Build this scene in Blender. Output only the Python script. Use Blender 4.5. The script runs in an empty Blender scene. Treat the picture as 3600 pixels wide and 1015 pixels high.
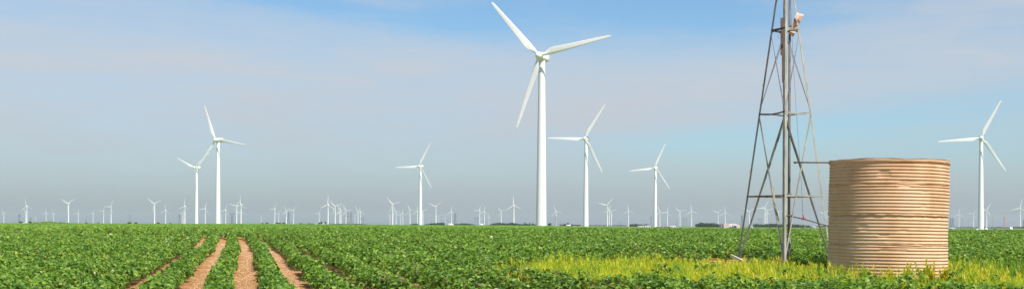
import bpy, math, random
import numpy as np
from mathutils import Vector, Matrix
rng = np.random.default_rng(11)
random.seed(5)
R = math.radians
S = bpy.context.scene
C = S.collection
EYE = 1.52
F = 4000.0          # focal length in photo pixels (photo 3600 wide)
ROLL = 0.0037
CX, CY = 1800.0, 791.0

def horizon(px): return CY + ROLL * (px - CX)
def ray(px, py):
    u = (px - CX) / F; v = (CY - py) / F
    return u - ROLL * v, v + ROLL * u
def at(px, py, d):
    u, v = ray(px, py)
    return Vector((u * d, d, EYE + v * d))

# ------------------------------------------------------------------ terrain
def sstep(a, b, x):
    t = np.clip((x - a) / (b - a), 0, 1); return t * t * (3 - 2 * t)
GU = [-.8, -.28, -.24, -.08, .02, .065, .125, .41, .8]
GB = [.5, .50, .32, .66, .58, .95, 1.7, 2.8, 3.0]
def ground_z(X, Y):
    X = np.asarray(X, float); Y = np.asarray(Y, float)
    d = np.maximum(Y, 0.0)
    z = .00765 * (82 - np.log1p(np.exp((82 - d) / 7.)) * 7.)
    u = X / np.maximum(np.abs(Y), 60.)
    below = np.interp(u, GU, GB)
    t = sstep(150, 560, d)
    z = z * (1 - t) + (EYE - below) * t
    z = z - sstep(1800, 9000, d) * 1.5
    bx, by = -.4085 * 300, 300.
    e = np.exp(-(((X - bx) / 3.2) ** 4) - ((Y - by) / 9.) ** 2)
    z = z + .80 * e
    return z
def gz(x, y): return float(ground_z(x, y))

# ------------------------------------------------------------------ materials
def new_mat(name):
    m = bpy.data.materials.new(name); m.use_nodes = True
    nt = m.node_tree
    for n in list(nt.nodes): nt.nodes.remove(n)
    out = nt.nodes.new('ShaderNodeOutputMaterial')
    return m, nt, out
def N(nt, typ, **kw):
    n = nt.nodes.new(typ)
    for k, v in kw.items():
        if k in n.inputs: n.inputs[k].default_value = v
        else: setattr(n, k, v)
    return n
def ramp(nt, fac, stops):
    r = nt.nodes.new('ShaderNodeValToRGB')
    el = r.color_ramp.elements
    while len(el) < len(stops): el.new(.5)
    for e, (p, c) in zip(el, stops):
        e.position = p; e.color = (*c, 1)
    nt.links.new(fac, r.inputs[0]); return r
def simple(name, a, b=None, scale=5., rough=.6, metal=0., bump=0., spec=.4, stretch=(1, 1, 1), detail=6., lo=.3, hi=.7, coord='Object'):
    m, nt, out = new_mat(name)
    p = N(nt, 'ShaderNodeBsdfPrincipled', Roughness=rough, Metallic=metal)
    p.inputs['Specular IOR Level'].default_value = spec
    tc = N(nt, 'ShaderNodeTexCoord'); mp = N(nt, 'ShaderNodeMapping'); mp.inputs['Scale'].default_value = stretch
    nt.links.new(tc.outputs[coord], mp.inputs[0])
    no = N(nt, 'ShaderNodeTexNoise', Scale=scale, Detail=detail)
    nt.links.new(mp.outputs[0], no.inputs['Vector'])
    r = ramp(nt, no.outputs['Fac'], [(lo, a), (hi, b or a)])
    nt.links.new(r.outputs[0], p.inputs['Base Color'])
    if bump:
        bp = N(nt, 'ShaderNodeBump', Strength=bump)
        nt.links.new(no.outputs['Fac'], bp.inputs['Height']); nt.links.new(bp.outputs[0], p.inputs['Normal'])
    nt.links.new(p.outputs[0], out.inputs[0])
    return m
M = {}
M['white'] = simple('white_paint', (.86, .84, .81), (.90, .88, .85), scale=.25, rough=.42, detail=4)
M['farwhite'] = M['white']
M['red_base'] = simple('red_earth_base', (.30, .12, .07), (.42, .2, .12), scale=2.)
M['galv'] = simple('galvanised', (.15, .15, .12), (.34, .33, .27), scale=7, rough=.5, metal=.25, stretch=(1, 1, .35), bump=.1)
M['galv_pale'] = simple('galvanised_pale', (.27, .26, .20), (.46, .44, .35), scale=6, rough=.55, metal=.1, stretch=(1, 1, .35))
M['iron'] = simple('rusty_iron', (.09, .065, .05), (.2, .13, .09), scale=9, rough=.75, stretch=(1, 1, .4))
M['wood_dark'] = simple('dark_board', (.10, .06, .045), (.2, .12, .08), scale=9, rough=.85, stretch=(3, 3, .5))
M['wood_pale'] = simple('weathered_plank', (.48, .40, .34), (.72, .64, .56), scale=6, rough=.9, bump=.3)
M['pipe'] = simple('grey_pipe', (.11, .10, .085), (.22, .20, .17), scale=9, rough=.6, stretch=(1, 1, .4))
M['wire'] = simple('dull_wire', (.18, .20, .22), (.25, .26, .28), scale=9, rough=.5)
M['sheet'] = simple('sheet_metal', (.42, .27, .19), (.66, .50, .40), scale=7, rough=.5, bump=.1)
M['redpaint'] = simple('red_paint', (.45, .05, .04), (.3, .05, .04), scale=9)
M['pylon'] = simple('pylon_steel', (.13, .15, .17), (.2, .22, .24), scale=.2)
M['pylon_red'] = simple('pylon_red', (.50, .30, .26), (.6, .42, .38), scale=.1)
M['greenbox'] = simple('green_enamel', (.035, .085, .045), (.055, .12, .07), scale=1., rough=.5)
M['wall'] = simple('pale_wall', (.46, .38, .35), (.60, .52, .48), scale=.12)
M['wallwhite'] = simple('white_siding', (.60, .58, .56), (.74, .72, .70), scale=.2)
M['roofgrey'] = simple('grey_roof', (.42, .38, .36), (.55, .5, .47), scale=.2)
M['roofred'] = simple('brown_roof', (.30, .16, .12), (.38, .22, .18), scale=.2)
M['dark'] = simple('dark_opening', (.05, .05, .055), (.08, .08, .08), scale=1.)
M['concrete'] = simple('concrete', (.46, .36, .28), (.6, .5, .4), scale=8, bump=.3)
M['bark'] = simple('bark', (.10, .075, .055), (.16, .12, .09), scale=4)
M['soilmound'] = simple('pale_module', (.66, .57, .48), (.8, .73, .66), scale=.3)

def foliage_mat(name, stops, transl=.3, rough=.5, spec=.3, tcol=None):
    m, nt, out = new_mat(name)
    at_ = N(nt, 'ShaderNodeAttribute', attribute_name='tint')
    r = ramp(nt, at_.outputs['Fac'], stops)
    p = N(nt, 'ShaderNodeBsdfPrincipled', Roughness=rough)
    p.inputs['Specular IOR Level'].default_value = spec
    nt.links.new(r.outputs[0], p.inputs['Base Color'])
    t = N(nt, 'ShaderNodeBsdfTranslucent')
    mixc = N(nt, 'ShaderNodeMixRGB', blend_type='MULTIPLY'); mixc.inputs[0].default_value = 1
    mixc.inputs[2].default_value = tcol or (1.5, 1.6, .7, 1)
    nt.links.new(r.outputs[0], mixc.inputs[1]); nt.links.new(mixc.outputs[0], t.inputs[0])
    mx = N(nt, 'ShaderNodeMixShader'); mx.inputs[0].default_value = transl
    nt.links.new(p.outputs[0], mx.inputs[1]); nt.links.new(t.outputs[0], mx.inputs[2])
    nt.links.new(mx.outputs[0], out.inputs[0])
    return m
M['crop'] = foliage_mat('crop_leaf', [(0, (.17, .085, .03)), (.05, (.12, .10, .03)), (.12, (.04, .11, .014)), (.5, (.145, .265, .030)),
                                      (.82, (.265, .385, .05)), (.95, (.37, .45, .09)), (1, (.62, .60, .42))])
M['weed'] = foliage_mat('weed_blade', [(0, (.12, .24, .03)), (.3, (.30, .41, .035)), (.6, (.54, .57, .03)), (.85, (.68, .60, .05)), (1, (.72, .50, .09))], transl=.4)
M['tree'] = foliage_mat('tree_leaf', [(0, (.025, .05, .02)), (.5, (.045, .08, .028)), (1, (.075, .12, .04))], transl=.15)

# tank: coated corrugated metal
def tank_mat():
    m, nt, out = new_mat('tan_coated_metal')
    tc = N(nt, 'ShaderNodeTexCoord')
    p = N(nt, 'ShaderNodeBsdfPrincipled', Roughness=.75); p.inputs['Specular IOR Level'].default_value = .25
    mp = N(nt, 'ShaderNodeMapping'); mp.inputs['Scale'].default_value = (1, 1, .6); nt.links.new(tc.outputs['Object'], mp.inputs[0])
    n1 = N(nt, 'ShaderNodeTexNoise', Scale=1.4, Detail=8, Roughness=.6); nt.links.new(mp.outputs[0], n1.inputs['Vector'])
    r1 = ramp(nt, n1.outputs['Fac'], [(.3, (.54, .325, .17)), (.5, (.68, .43, .245)), (.7, (.74, .50, .32))])
    mp2 = N(nt, 'ShaderNodeMapping'); mp2.inputs['Scale'].default_value = (2, 2, 9); nt.links.new(tc.outputs['Object'], mp2.inputs[0])
    n2 = N(nt, 'ShaderNodeTexNoise', Scale=1.6, Detail=7, Roughness=.7); nt.links.new(mp2.outputs[0], n2.inputs['Vector'])
    r2 = ramp(nt, n2.outputs['Fac'], [(.60, (0, 0, 0)), (.72, (1, 1, 1))])
    mx = N(nt, 'ShaderNodeMixRGB'); nt.links.new(r2.outputs[0], mx.inputs[0]); nt.links.new(r1.outputs[0], mx.inputs[1])
    mx.inputs[2].default_value = (.42, .29, .19, 1)
    n3 = N(nt, 'ShaderNodeTexNoise', Scale=40, Detail=4); nt.links.new(tc.outputs['Object'], n3.inputs['Vector'])
    bp = N(nt, 'ShaderNodeBump', Strength=.25, Distance=.01); nt.links.new(n3.outputs['Fac'], bp.inputs['Height'])
    nt.links.new(bp.outputs[0], p.inputs['Normal'])
    nt.links.new(mx.outputs[0], p.inputs['Base Color']); nt.links.new(p.outputs[0], out.inputs[0])
    return m
M['tank'] = tank_mat()

# ground: sandy soil under the crop, patchwork of pale fields beyond
def ground_mat():
    m, nt, out = new_mat('earth')
    tc = N(nt, 'ShaderNodeTexCoord')
    n1 = N(nt, 'ShaderNodeTexNoise', Scale=1.2, Detail=10, Roughness=.65); nt.links.new(tc.outputs['Object'], n1.inputs['Vector'])
    soil = ramp(nt, n1.outputs['Fac'], [(.3, (.30, .15, .06)), (.44, (.47, .235, .09)), (.56, (.55, .29, .115)), (.72, (.64, .40, .21))])
    vo = N(nt, 'ShaderNodeTexVoronoi', Scale=4.5); nt.links.new(tc.outputs['Object'], vo.inputs['Vector'])
    st = ramp(nt, vo.outputs['Distance'], [(.05, (1, 1, 1)), (.09, (0, 0, 0))])
    mxs = N(nt, 'ShaderNodeMixRGB'); nt.links.new(st.outputs[0], mxs.inputs[0]); nt.links.new(soil.outputs[0], mxs.inputs[1])
    mxs.inputs[2].default_value = (.62, .45, .32, 1)
    mp = N(nt, 'ShaderNodeMapping'); mp.inputs['Scale'].default_value = (.0016, .0028, 1); nt.links.new(tc.outputs['Object'], mp.inputs[0])
    v2 = N(nt, 'ShaderNodeTexVoronoi', Scale=1.); nt.links.new(mp.outputs[0], v2.inputs['Vector'])
    sep = N(nt, 'ShaderNodeSeparateColor'); nt.links.new(v2.outputs['Color'], sep.inputs[0])
    far = ramp(nt, sep.outputs[0], [(0, (.10, .17, .05)), (.4, (.14, .20, .07)), (.62, (.13, .19, .06)), (.72, (.36, .27, .17)), (.8, (.17, .21, .09)), (1, (.10, .16, .05))])
    a = N(nt, 'ShaderNodeAttribute', attribute_name='field')
    mx = N(nt, 'ShaderNodeMixRGB'); nt.links.new(a.outputs['Fac'], mx.inputs[0]); nt.links.new(far.outputs[0], mx.inputs[1]); nt.links.new(mxs.outputs[0], mx.inputs[2])
    p = N(nt, 'ShaderNodeBsdfPrincipled', Roughness=.95); p.inputs['Specular IOR Level'].default_value = .1
    n3 = N(nt, 'ShaderNodeTexNoise', Scale=9, Detail=8, Roughness=.7); nt.links.new(tc.outputs['Object'], n3.inputs['Vector'])
    bp = N(nt, 'ShaderNodeBump', Strength=1.0, Distance=.12); nt.links.new(n3.outputs['Fac'], bp.inputs['Height'])
    nt.links.new(bp.outputs[0], p.inputs['Normal'])
    nt.links.new(mx.outputs[0], p.inputs['Base Color']); nt.links.new(p.outputs[0], out.inputs[0])
    return m
M['ground'] = ground_mat()

# ------------------------------------------------------------------ mesh helpers
def link(name, me, parent=None, mat=None):
    o = bpy.data.objects.new(name, me); C.objects.link(o)
    if parent: o.parent = parent
    if mat and not me.materials: me.materials.append(mat)
    return o
def np_mesh(name, V, faces_flat, sizes, mat=None, tint=None, smooth=False, attr='tint'):
    me = bpy.data.meshes.new(name)
    V = np.ascontiguousarray(V, dtype=np.float32)
    me.vertices.add(len(V)); me.vertices.foreach_set('co', V.ravel())
    faces_flat = np.ascontiguousarray(faces_flat, dtype=np.int32).ravel()
    if np.isscalar(sizes): nf = len(faces_flat) // sizes; tot = np.full(nf, sizes, np.int32)
    else: tot = np.asarray(sizes, np.int32); nf = len(tot)
    st = np.concatenate([[0], np.cumsum(tot)[:-1]]).astype(np.int32)
    me.loops.add(len(faces_flat)); me.loops.foreach_set('vertex_index', faces_flat)
    me.polygons.add(nf); me.polygons.foreach_set('loop_start', st)
    try: me.polygons.foreach_set('loop_total', tot)
    except Exception: pass
    if tint is not None:
        a = me.attributes.new(attr, 'FLOAT', 'FACE'); a.data.foreach_set('value', np.ascontiguousarray(tint, np.float32))
    me.update(calc_edges=True)
    me.polygons.foreach_set('use_smooth', np.full(nf, smooth, bool))
    if mat: me.materials.append(mat)
    return me
def tag(o, label=None, cat=None, group=None, kind=None):
    if label: o['label'] = label
    if cat: o['category'] = cat
    if group: o['group'] = group
    if kind: o['kind'] = kind
    return o
def empty(name, loc, rz=0, scale=1):
    o = bpy.data.objects.new(name, None); C.objects.link(o)
    o.location = loc; o.rotation_euler = (0, 0, rz); o.scale = (scale,) * 3
    o.empty_display_size = .3
    return o
class MB:
    def __init__(s): s.v = []; s.f = []
    def add(s, vs, fs):
        b = len(s.v); s.v += [tuple(x) for x in vs]; s.f += [tuple(b + i for i in f) for f in fs]
    def box(s, c, h, rot=None):
        c = Vector(c); vs = []
        for x in (-1, 1):
            for y in (-1, 1):
                for z in (-1, 1):
                    p = Vector((x * h[0], y * h[1], z * h[2]))
                    if rot is not None: p = rot @ p
                    vs.append(c + p)
        s.add(vs, [(0, 1, 3, 2), (4, 6, 7, 5), (0, 4, 5, 1), (2, 3, 7, 6), (0, 2, 6, 4), (1, 5, 7, 3)])
    def bar(s, p, q, w, t, up=None):
        p = Vector(p); q = Vector(q); z = (q - p); L = z.length
        if L < 1e-6: return
        z.normalize(); up = Vector(up) if up else (Vector((0, 0, 1)) if abs(z.z) < .95 else Vector((0, 1, 0)))
        x = z.cross(up).normalized(); y = z.cross(x).normalized()
        s.box((p + q) / 2, (w / 2, t / 2, L / 2), Matrix((x, y, z)).transposed())
    def tube(s, pts, rs, n=10, cap=True):
        pts = [Vector(p) for p in pts]
        if not hasattr(rs, '__len__'): rs = [rs] * len(pts)
        b = len(s.v)
        for i, p in enumerate(pts):
            a = pts[max(i - 1, 0)]; c = pts[min(i + 1, len(pts) - 1)]
            z = (c - a).normalized(); up = Vector((0, 0, 1)) if abs(z.z) < .95 else Vector((0, 1, 0))
            x = z.cross(up).normalized(); y = z.cross(x).normalized()
            for k in range(n):
                t = 2 * math.pi * k / n
                s.v.append(tuple(p + x * (math.cos(t) * rs[i]) + y * (math.sin(t) * rs[i])))
        for i in range(len(pts) - 1):
            for k in range(n):
                s.f.append((b + i * n + k, b + i * n + (k + 1) % n, b + (i + 1) * n + (k + 1) % n, b + (i + 1) * n + k))
        if cap:
            s.f.append(tuple(b + k for k in range(n))[::-1]); e = b + (len(pts) - 1) * n
            s.f.append(tuple(e + k for k in range(n)))
    def lathe(s, prof, n=24, axis='z', c=(0, 0, 0)):
        b = len(s.v)
        for r, h in prof:
            for k in range(n):
                t = 2 * math.pi * k / n
                if axis == 'z': s.v.append((c[0] + r * math.cos(t), c[1] + r * math.sin(t), c[2] + h))
                else: s.v.append((c[0] + r * math.cos(t), c[1] + h, c[2] + r * math.sin(t)))
        for i in range(len(prof) - 1):
            for k in range(n):
                s.f.append((b + i * n + k, b + i * n + (k + 1) % n, b + (i + 1) * n + (k + 1) % n, b + (i + 1) * n + k))
    def mesh(s, name, mat, smooth=False):
        me = bpy.data.meshes.new(name); me.from_pydata(s.v, [], s.f); me.materials.append(mat)
        if smooth: me.polygons.foreach_set('use_smooth', [True] * len(me.polygons))
        me.update(); return me
    def build(s, name, mat, parent=None, smooth=False): return link(name, s.mesh(name, mat, smooth), parent)

# ------------------------------------------------------------------ camera, light, sky
cam = bpy.data.cameras.new('camera'); co = bpy.data.objects.new('camera', cam); C.objects.link(co); S.camera = co
cam.sensor_width = 36; cam.lens = 36 * F / 3600; cam.clip_start = .1; cam.clip_end = 60000
cam.shift_y = (CY - 507.5) / 3600
co.location = (0, 0, EYE)
co.rotation_euler = (R(90), 0, 0)
co.rotation_euler = (Matrix.Rotation(math.atan(ROLL), 3, Vector((0, -1, 0))) @ Matrix.Rotation(R(90), 3, 'X')).to_euler()
# flip the sign if the roll lowers the wrong end
SUN_AZ = 37.0; SUN_EL = 56.0      # azimuth to the right of straight behind the camera
sd = Vector((math.sin(R(SUN_AZ)) * math.cos(R(SUN_EL)), -math.cos(R(SUN_AZ)) * math.cos(R(SUN_EL)), math.sin(R(SUN_EL))))
sun = bpy.data.lights.new('sun', 'SUN'); sun.energy = 4.4; sun.angle = R(.53); sun.color = (1, .945, .86)
so = bpy.data.objects.new('sun', sun); C.objects.link(so); so.rotation_euler = sd.to_track_quat('Z', 'Y').to_euler()

W = bpy.data.worlds.new('World'); S.world = W; W.use_nodes = True
nt = W.node_tree
for n in list(nt.nodes): nt.nodes.remove(n)
wo = nt.nodes.new('ShaderNodeOutputWorld'); bg = nt.nodes.new('ShaderNodeBackground'); nt.links.new(bg.outputs[0], wo.inputs[0])
bg.inputs[1].default_value = .1
sky = nt.nodes.new('ShaderNodeTexSky'); sky.sky_type = 'NISHITA'; sky.sun_disc = False
sky.sun_elevation = R(SUN_EL); sky.sun_rotation = math.atan2(sd.x, sd.y)
sky.air_density = 1.0; sky.dust_density = .6; sky.ozone_density = 1.5
tc = nt.nodes.new('ShaderNodeTexCoord')
def mth(op, a, b=None, c=None, clamp=False):
    n = nt.nodes.new('ShaderNodeMath'); n.operation = op; n.use_clamp = clamp
    for i, x in enumerate((a, b, c)):
        if x is None: continue
        if isinstance(x, (int, float)): n.inputs[i].default_value = x
        else: nt.links.new(x, n.inputs[i])
    return n.outputs[0]
sx = nt.nodes.new('ShaderNodeSeparateXYZ'); nt.links.new(tc.outputs['Generated'], sx.inputs[0])
AX, AY, AZ = sx.outputs
azim = mth('ARCTAN2', AX, AY)            # 0 straight ahead, + to the right, radians
elev = mth('ARCSINE', AZ)
def blob(px, py, hw, hh, amp, tilt=0.0):
    """soft patch of the veil, given by where it hangs in the sky (azimuth, elevation) and its angular half sizes"""
    u = math.atan((px - CX) / F); v = math.atan((horizon(px) - py) / F * math.cos(u))
    du = mth('SUBTRACT', azim, u); dv = mth('SUBTRACT', elev, v)
    dv = mth('ADD', dv, mth('MULTIPLY', du, -tilt))
    a = mth('MULTIPLY', du, F / hw); b = mth('MULTIPLY', dv, F / hh)
    q = mth('ADD', mth('MULTIPLY', a, a), mth('MULTIPLY', b, b))
    return mth('MULTIPLY', mth('EXPONENT', mth('MULTIPLY', q, -1.0)), amp)
def wnoise(scale, stretch, detail, dist=0., off=(0, 0, 0), rough=.5):
    mp = nt.nodes.new('ShaderNodeMapping'); mp.inputs['Scale'].default_value = stretch; mp.inputs['Location'].default_value = off
    mp.inputs['Rotation'].default_value = (0, R(-7), 0)
    nt.links.new(tc.outputs['Generated'], mp.inputs[0])
    n = nt.nodes.new('ShaderNodeTexNoise'); n.inputs['Scale'].default_value = scale; n.inputs['Detail'].default_value = detail
    n.inputs['Distortion'].default_value = dist; n.inputs['Roughness'].default_value = rough
    nt.links.new(mp.outputs[0], n.inputs['Vector']); return n.outputs['Fac']
veil = mth('ADD', mth('MULTIPLY', wnoise(3.2, (1, 1, 5.5), 6, .6, (3, 1, 2)), 1.1), -.05)
veil = mth('ADD', veil, mth('MULTIPLY', mth('SUBTRACT', wnoise(9, (1, 1, 7), 7, 1., (7, 2, 5), .6), .5), .55))
veil = mth('ADD', veil, mth('MULTIPLY', mth('SUBTRACT', wnoise(26, (1, 1, 9), 8, 1.5, (2, 9, 4), .7), .5), .30))
BL = [ # (px, py, half width, half height, amount, tilt)
    (600, 190, 900, 110, .36, -.03), (150, 40, 420, 60, -.22, .0), (300, 420, 1300, 150, .30, 0),
    (1150, 30, 520, 45, -.42, -.10), (1900, 10, 800, 90, -.45, -.02), (2650, 20, 500, 120, -.35, 0), (2400, 150, 420, 120, -.12, 0),
    (650, 290, 420, 22, -.14, .02), (1500, 230, 330, 60, .10, 0), (2000, 430, 500, 60, .15, 0), (1850, 340, 900, 90, .12, 0),
    (3000, 220, 760, 95, .26, .04), (3300, 60, 500, 40, .16, .1), (2450, 420, 420, 40, .22, .10),
    (2900, 440, 420, 60, -.30, .10), (3400, 390, 420, 60, -.28, .10), (2400, 500, 450, 45, -.32, .0), (3300, 560, 700, 60, -.15, 0)]
for b in BL: veil = mth('ADD', veil, blob(*b))
veil = mth('MULTIPLY', veil, 1.0, clamp=True)
high = mth('MULTIPLY', mth('SUBTRACT', elev, .24), 4.0, clamp=True)
veil = mth('MULTIPLY', veil, mth('SUBTRACT', 1.0, mth('MULTIPLY', high, .9)))
behind = mth('MULTIPLY', mth('SUBTRACT', mth('ABSOLUTE', azim), .9), 1.6, clamp=True)
veil = mth('MULTIPLY', veil, mth('SUBTRACT', 1.0, mth('MULTIPLY', behind, .7)))
low = mth('EXPONENT', mth('MULTIPLY', mth('MAXIMUM', elev, 0.0), -1 / .045))   # milky band along the horizon
mixA = nt.nodes.new('ShaderNodeMixRGB'); nt.links.new(veil, mixA.inputs[0])
blu = nt.nodes.new('ShaderNodeMixRGB'); blu.blend_type = 'MULTIPLY'; blu.inputs[0].default_value = 1
nt.links.new(sky.outputs[0], blu.inputs[1]); blu.inputs[2].default_value = (.68, .89, 1.0, 1)
nt.links.new(blu.outputs[0], mixA.inputs[1]); mixA.inputs[2].default_value = (4.2, 4.5, 4.95, 1)
mixB = nt.nodes.new('ShaderNodeMixRGB'); nt.links.new(low, mixB.inputs[0]); nt.links.new(mixA.outputs[0], mixB.inputs[1])
mixB.inputs[2].default_value = (2.1, 2.38, 2.72, 1)
nt.links.new(mixB.outputs[0], bg.inputs[0])

# ------------------------------------------------------------------ ground sheet
EU = [-1., -.3, -.115, .025, .11, .175, .385, 1.]
ED = [1500, 1400, 750, 440, 330, 255, 152, 140]
def edge_d(u): return np.interp(u, EU, ED)
def polar(radii, angs):
    rr, aa = np.meshgrid(radii, angs, indexing='ij')
    return rr * np.sin(aa), rr * np.cos(aa)
front = np.linspace(-.62, .62, 260); back = np.linspace(.62, 2 * math.pi - .62, 60)[1:-1]
angs = np.concatenate([front, back])
radii = np.concatenate([np.linspace(2, 20, 10), np.geomspace(21, 15000, 170)])
X, Y = polar(radii, angs); Z = ground_z(X, Y)
nr, na = X.shape
V = np.stack([X, Y, Z], -1).reshape(-1, 3); V = np.vstack([V, [[0, 0, 0.]]])
i, j = np.meshgrid(np.arange(nr - 1), np.arange(na), indexing='ij'); j2 = (j + 1) % na
q = np.stack([i * na + j, i * na + j2, (i + 1) * na + j2, (i + 1) * na + j], -1).reshape(-1, 4)
cen = V[q].mean(1); u = cen[:, 0] / np.maximum(cen[:, 1], 1)
fld = np.where((cen[:, 1] < edge_d(u)) | (cen[:, 1] < 120), 1., 0.)
fan = np.stack([np.full(na, len(V) - 1), (np.arange(na) + 1) % na, np.arange(na)], -1)
flat = np.concatenate([q[:, ::-1].ravel(), fan.ravel()]); sizes = np.concatenate([np.full(len(q), 4), np.full(na, 3)])
me = np_mesh('ground', V, flat, sizes, M['ground'], np.concatenate([fld, np.ones(na)]), True, 'field')
tag(link('ground', me), 'sandy reddish soil of the flat farmland reaching to the horizon', kind='structure')

# ------------------------------------------------------------------ leaves
def frames(nrm, spin):
    nrm = nrm / np.linalg.norm(nrm, axis=1, keepdims=True)
    a = np.where(np.abs(nrm[:, 2:3]) < .9, np.array([[0, 0, 1.]]), np.array([[1., 0, 0]]))
    t = np.cross(nrm, a); t /= np.linalg.norm(t, axis=1, keepdims=True)
    b = np.cross(nrm, t)
    c, s = np.cos(spin)[:, None], np.sin(spin)[:, None]
    return t * c + b * s, -t * s + b * c, nrm
LEAF = np.array([(0, -.5, 0), (0, .62, -.05), (-.30, .30, .10), (-.62, -.05, .16), (.30, .30, .10), (.62, -.05, .16), (-.42, -.42, .08), (.42, -.42, .08)])
LEAFQ = [(0, 1, 2, 3), (0, 3, 6), (0, 5, 4, 1), (0, 7, 5)]
def leaf_arrays(P, nrm, s, rich):
    n = len(P); T, B, Nn = frames(nrm, rng.uniform(0, 2 * math.pi, n))
    if rich:
        L = LEAF; V = P[:, None] + s[:, None, None] * (L[None, :, 0:1] * T[:, None] + L[None, :, 1:2] * B[:, None] + L[None, :, 2:3] * Nn[:, None])
        b = (np.arange(n) * len(L))[:, None]
        f = np.concatenate([b + np.array(x)[None] for x in LEAFQ], 1)
        return V.reshape(-1, 3), f, [4, 3, 4, 3]
    L = np.array([(-.5, -.35, 0), (.5, -.4, .05), (.42, .45, 0), (-.4, .5, .08)])
    V = P[:, None] + s[:, None, None] * (L[None, :, 0:1] * T[:, None] + L[None, :, 1:2] * B[:, None] + L[None, :, 2:3] * Nn[:, None])
    b = (np.arange(n) * 4)[:, None]
    return V.reshape(-1, 3), b + np.arange(4)[None], [4]
class Leaves:
    def __init__(s): s.V = []; s.F = []; s.S = []; s.T = []; s.n = 0
    def add(s, P, nrm, size, tint, rich=False):
        if not len(P): return
        V, f, sz = leaf_arrays(P, nrm, size, rich)
        s.V.append(V); s.F.append((f + s.n).ravel()); s.S.append(np.tile(sz, len(P))); s.T.append(np.repeat(tint, len(sz))); s.n += len(V)
    def raw(s, V, q, tint):
        s.V.append(V); s.F.append((q + s.n).ravel()); s.S.append(np.full(len(q), q.shape[1])); s.T.append(tint); s.n += len(V)
    def mesh(s, name, mat): return np_mesh(name, np.concatenate(s.V), np.concatenate(s.F), np.concatenate(s.S), mat, np.concatenate(s.T))
# cheap value noise
class VN:
    def __init__(s, seed): s.g = np.random.default_rng(seed).random((256, 256))
    def __call__(s, x, y):
        xi = np.floor(x).astype(int); yi = np.floor(y).astype(int); fx = x - xi; fy = y - yi
        fx = fx * fx * (3 - 2 * fx); fy = fy * fy * (3 - 2 * fy)
        g = s.g; a = g[xi & 255, yi & 255]; b = g[(xi + 1) & 255, yi & 255]; c = g[xi & 255, (yi + 1) & 255]; d = g[(xi + 1) & 255, (yi + 1) & 255]
        return (a * (1 - fx) + b * fx) * (1 - fy) + (c * (1 - fx) + d * fx) * fy
vn1, vn2, vn3 = VN(1), VN(2), VN(3)

# the uncultivated strip round the windmill and the tank: polygon in plan
PATCH = np.array([(-.7, 25.5), (.6, 22.6), (3, 21.2), (6, 20.6), (9, 20.3), (13, 20.0), (20, 21.0), (20, 29.), (14.6, 29.5), (12.4, 32.5), (9.8, 33.0), (8.6, 35.5), (6.4, 36.6), (3.2, 33.4), (.9, 29.5)])
def inside(x, y, poly=PATCH):
    r = np.zeros(np.shape(x), bool); n = len(poly)
    for k in range(n):
        x1, y1 = poly[k]; x2, y2 = poly[(k + 1) % n]
        c = ((y1 > y) != (y2 > y)) & (x < (x2 - x1) * (y - y1) / (y2 - y1 + 1e-12) + x1); r ^= c
    return r
# row centre line: straight towards the upper left, bending further left beyond the rise
dd = np.arange(0, 260, .5)
slope = -.237 - .10 * sstep(55, 80, dd) - .75 * sstep(76, 130, dd)
cc = np.concatenate([[0], np.cumsum(slope[:-1] * .5)]); cc -= np.interp(23.75, dd, cc)
def row_c(d): return np.interp(d, dd, cc) + .07 * np.sin(d / 5.3) * sstep(20, 40, d) + .04 * np.sin(d / 2.1)
TANK = (at(3117, 900, 27.0).x, 27.0, 1.364)
crop = Leaves()
DMAX = 112.
rows = range(-75, 130)
PX, PY, PS = [], [], []
for k in rows:
    d = np.arange(14.2, DMAX, .21) + rng.uniform(-.06, .06, len(np.arange(14.2, DMAX, .21)))
    x = -5.53 + 1.02 * (k + .5) + row_c(d)
    ok = np.abs(x / d) < .50 + 1.2 / d
    PX.append(x[ok]); PY.append(d[ok])
PX = np.concatenate(PX); PY = np.concatenate(PY)
PX += rng.normal(0, .035, len(PX))
inp = inside(PX + 1.0 * (vn2(PX * 1.2, PY * 1.2) - .5), PY + 2.4 * (vn3(PX * .9, PY * .7) - .5)) & (rng.random(len(PX)) < .94)
keepin = (inp & inside(PX, PY, np.array([(6.95, 28.2), (8.3, 28.0), (9.6, 33.), (8.15, 32.6)]))) | inp & (np.hypot(PX - at(3080, 960, 24.0).x, (PY - 24.0)) < .42)
PX, PY = PX[~inp | keepin], PY[~inp | keepin]
hole = ((vn1(PX * .75 + 9, PY * .65) < .13) & (PY < 33)) | ((vn1(PX * .55 + 9, PY * .55) < .07) & (PY < 50))
PX, PY = PX[~hole], PY[~hole]
hp = .46 * (.80 + .36 * vn1(PX * .35, PY * .28) + rng.normal(0, .10, len(PX)))      # plant height
wp = np.where(np.abs(PX - row_c(PY) + 5.53) < 2.6, .195, .232) * (.86 + .32 * vn2(PX * .5 + 4, PY * .5)) + rng.normal(0, .02, len(PX))
brown = vn3(PX * .22, PY * .10)
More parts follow.
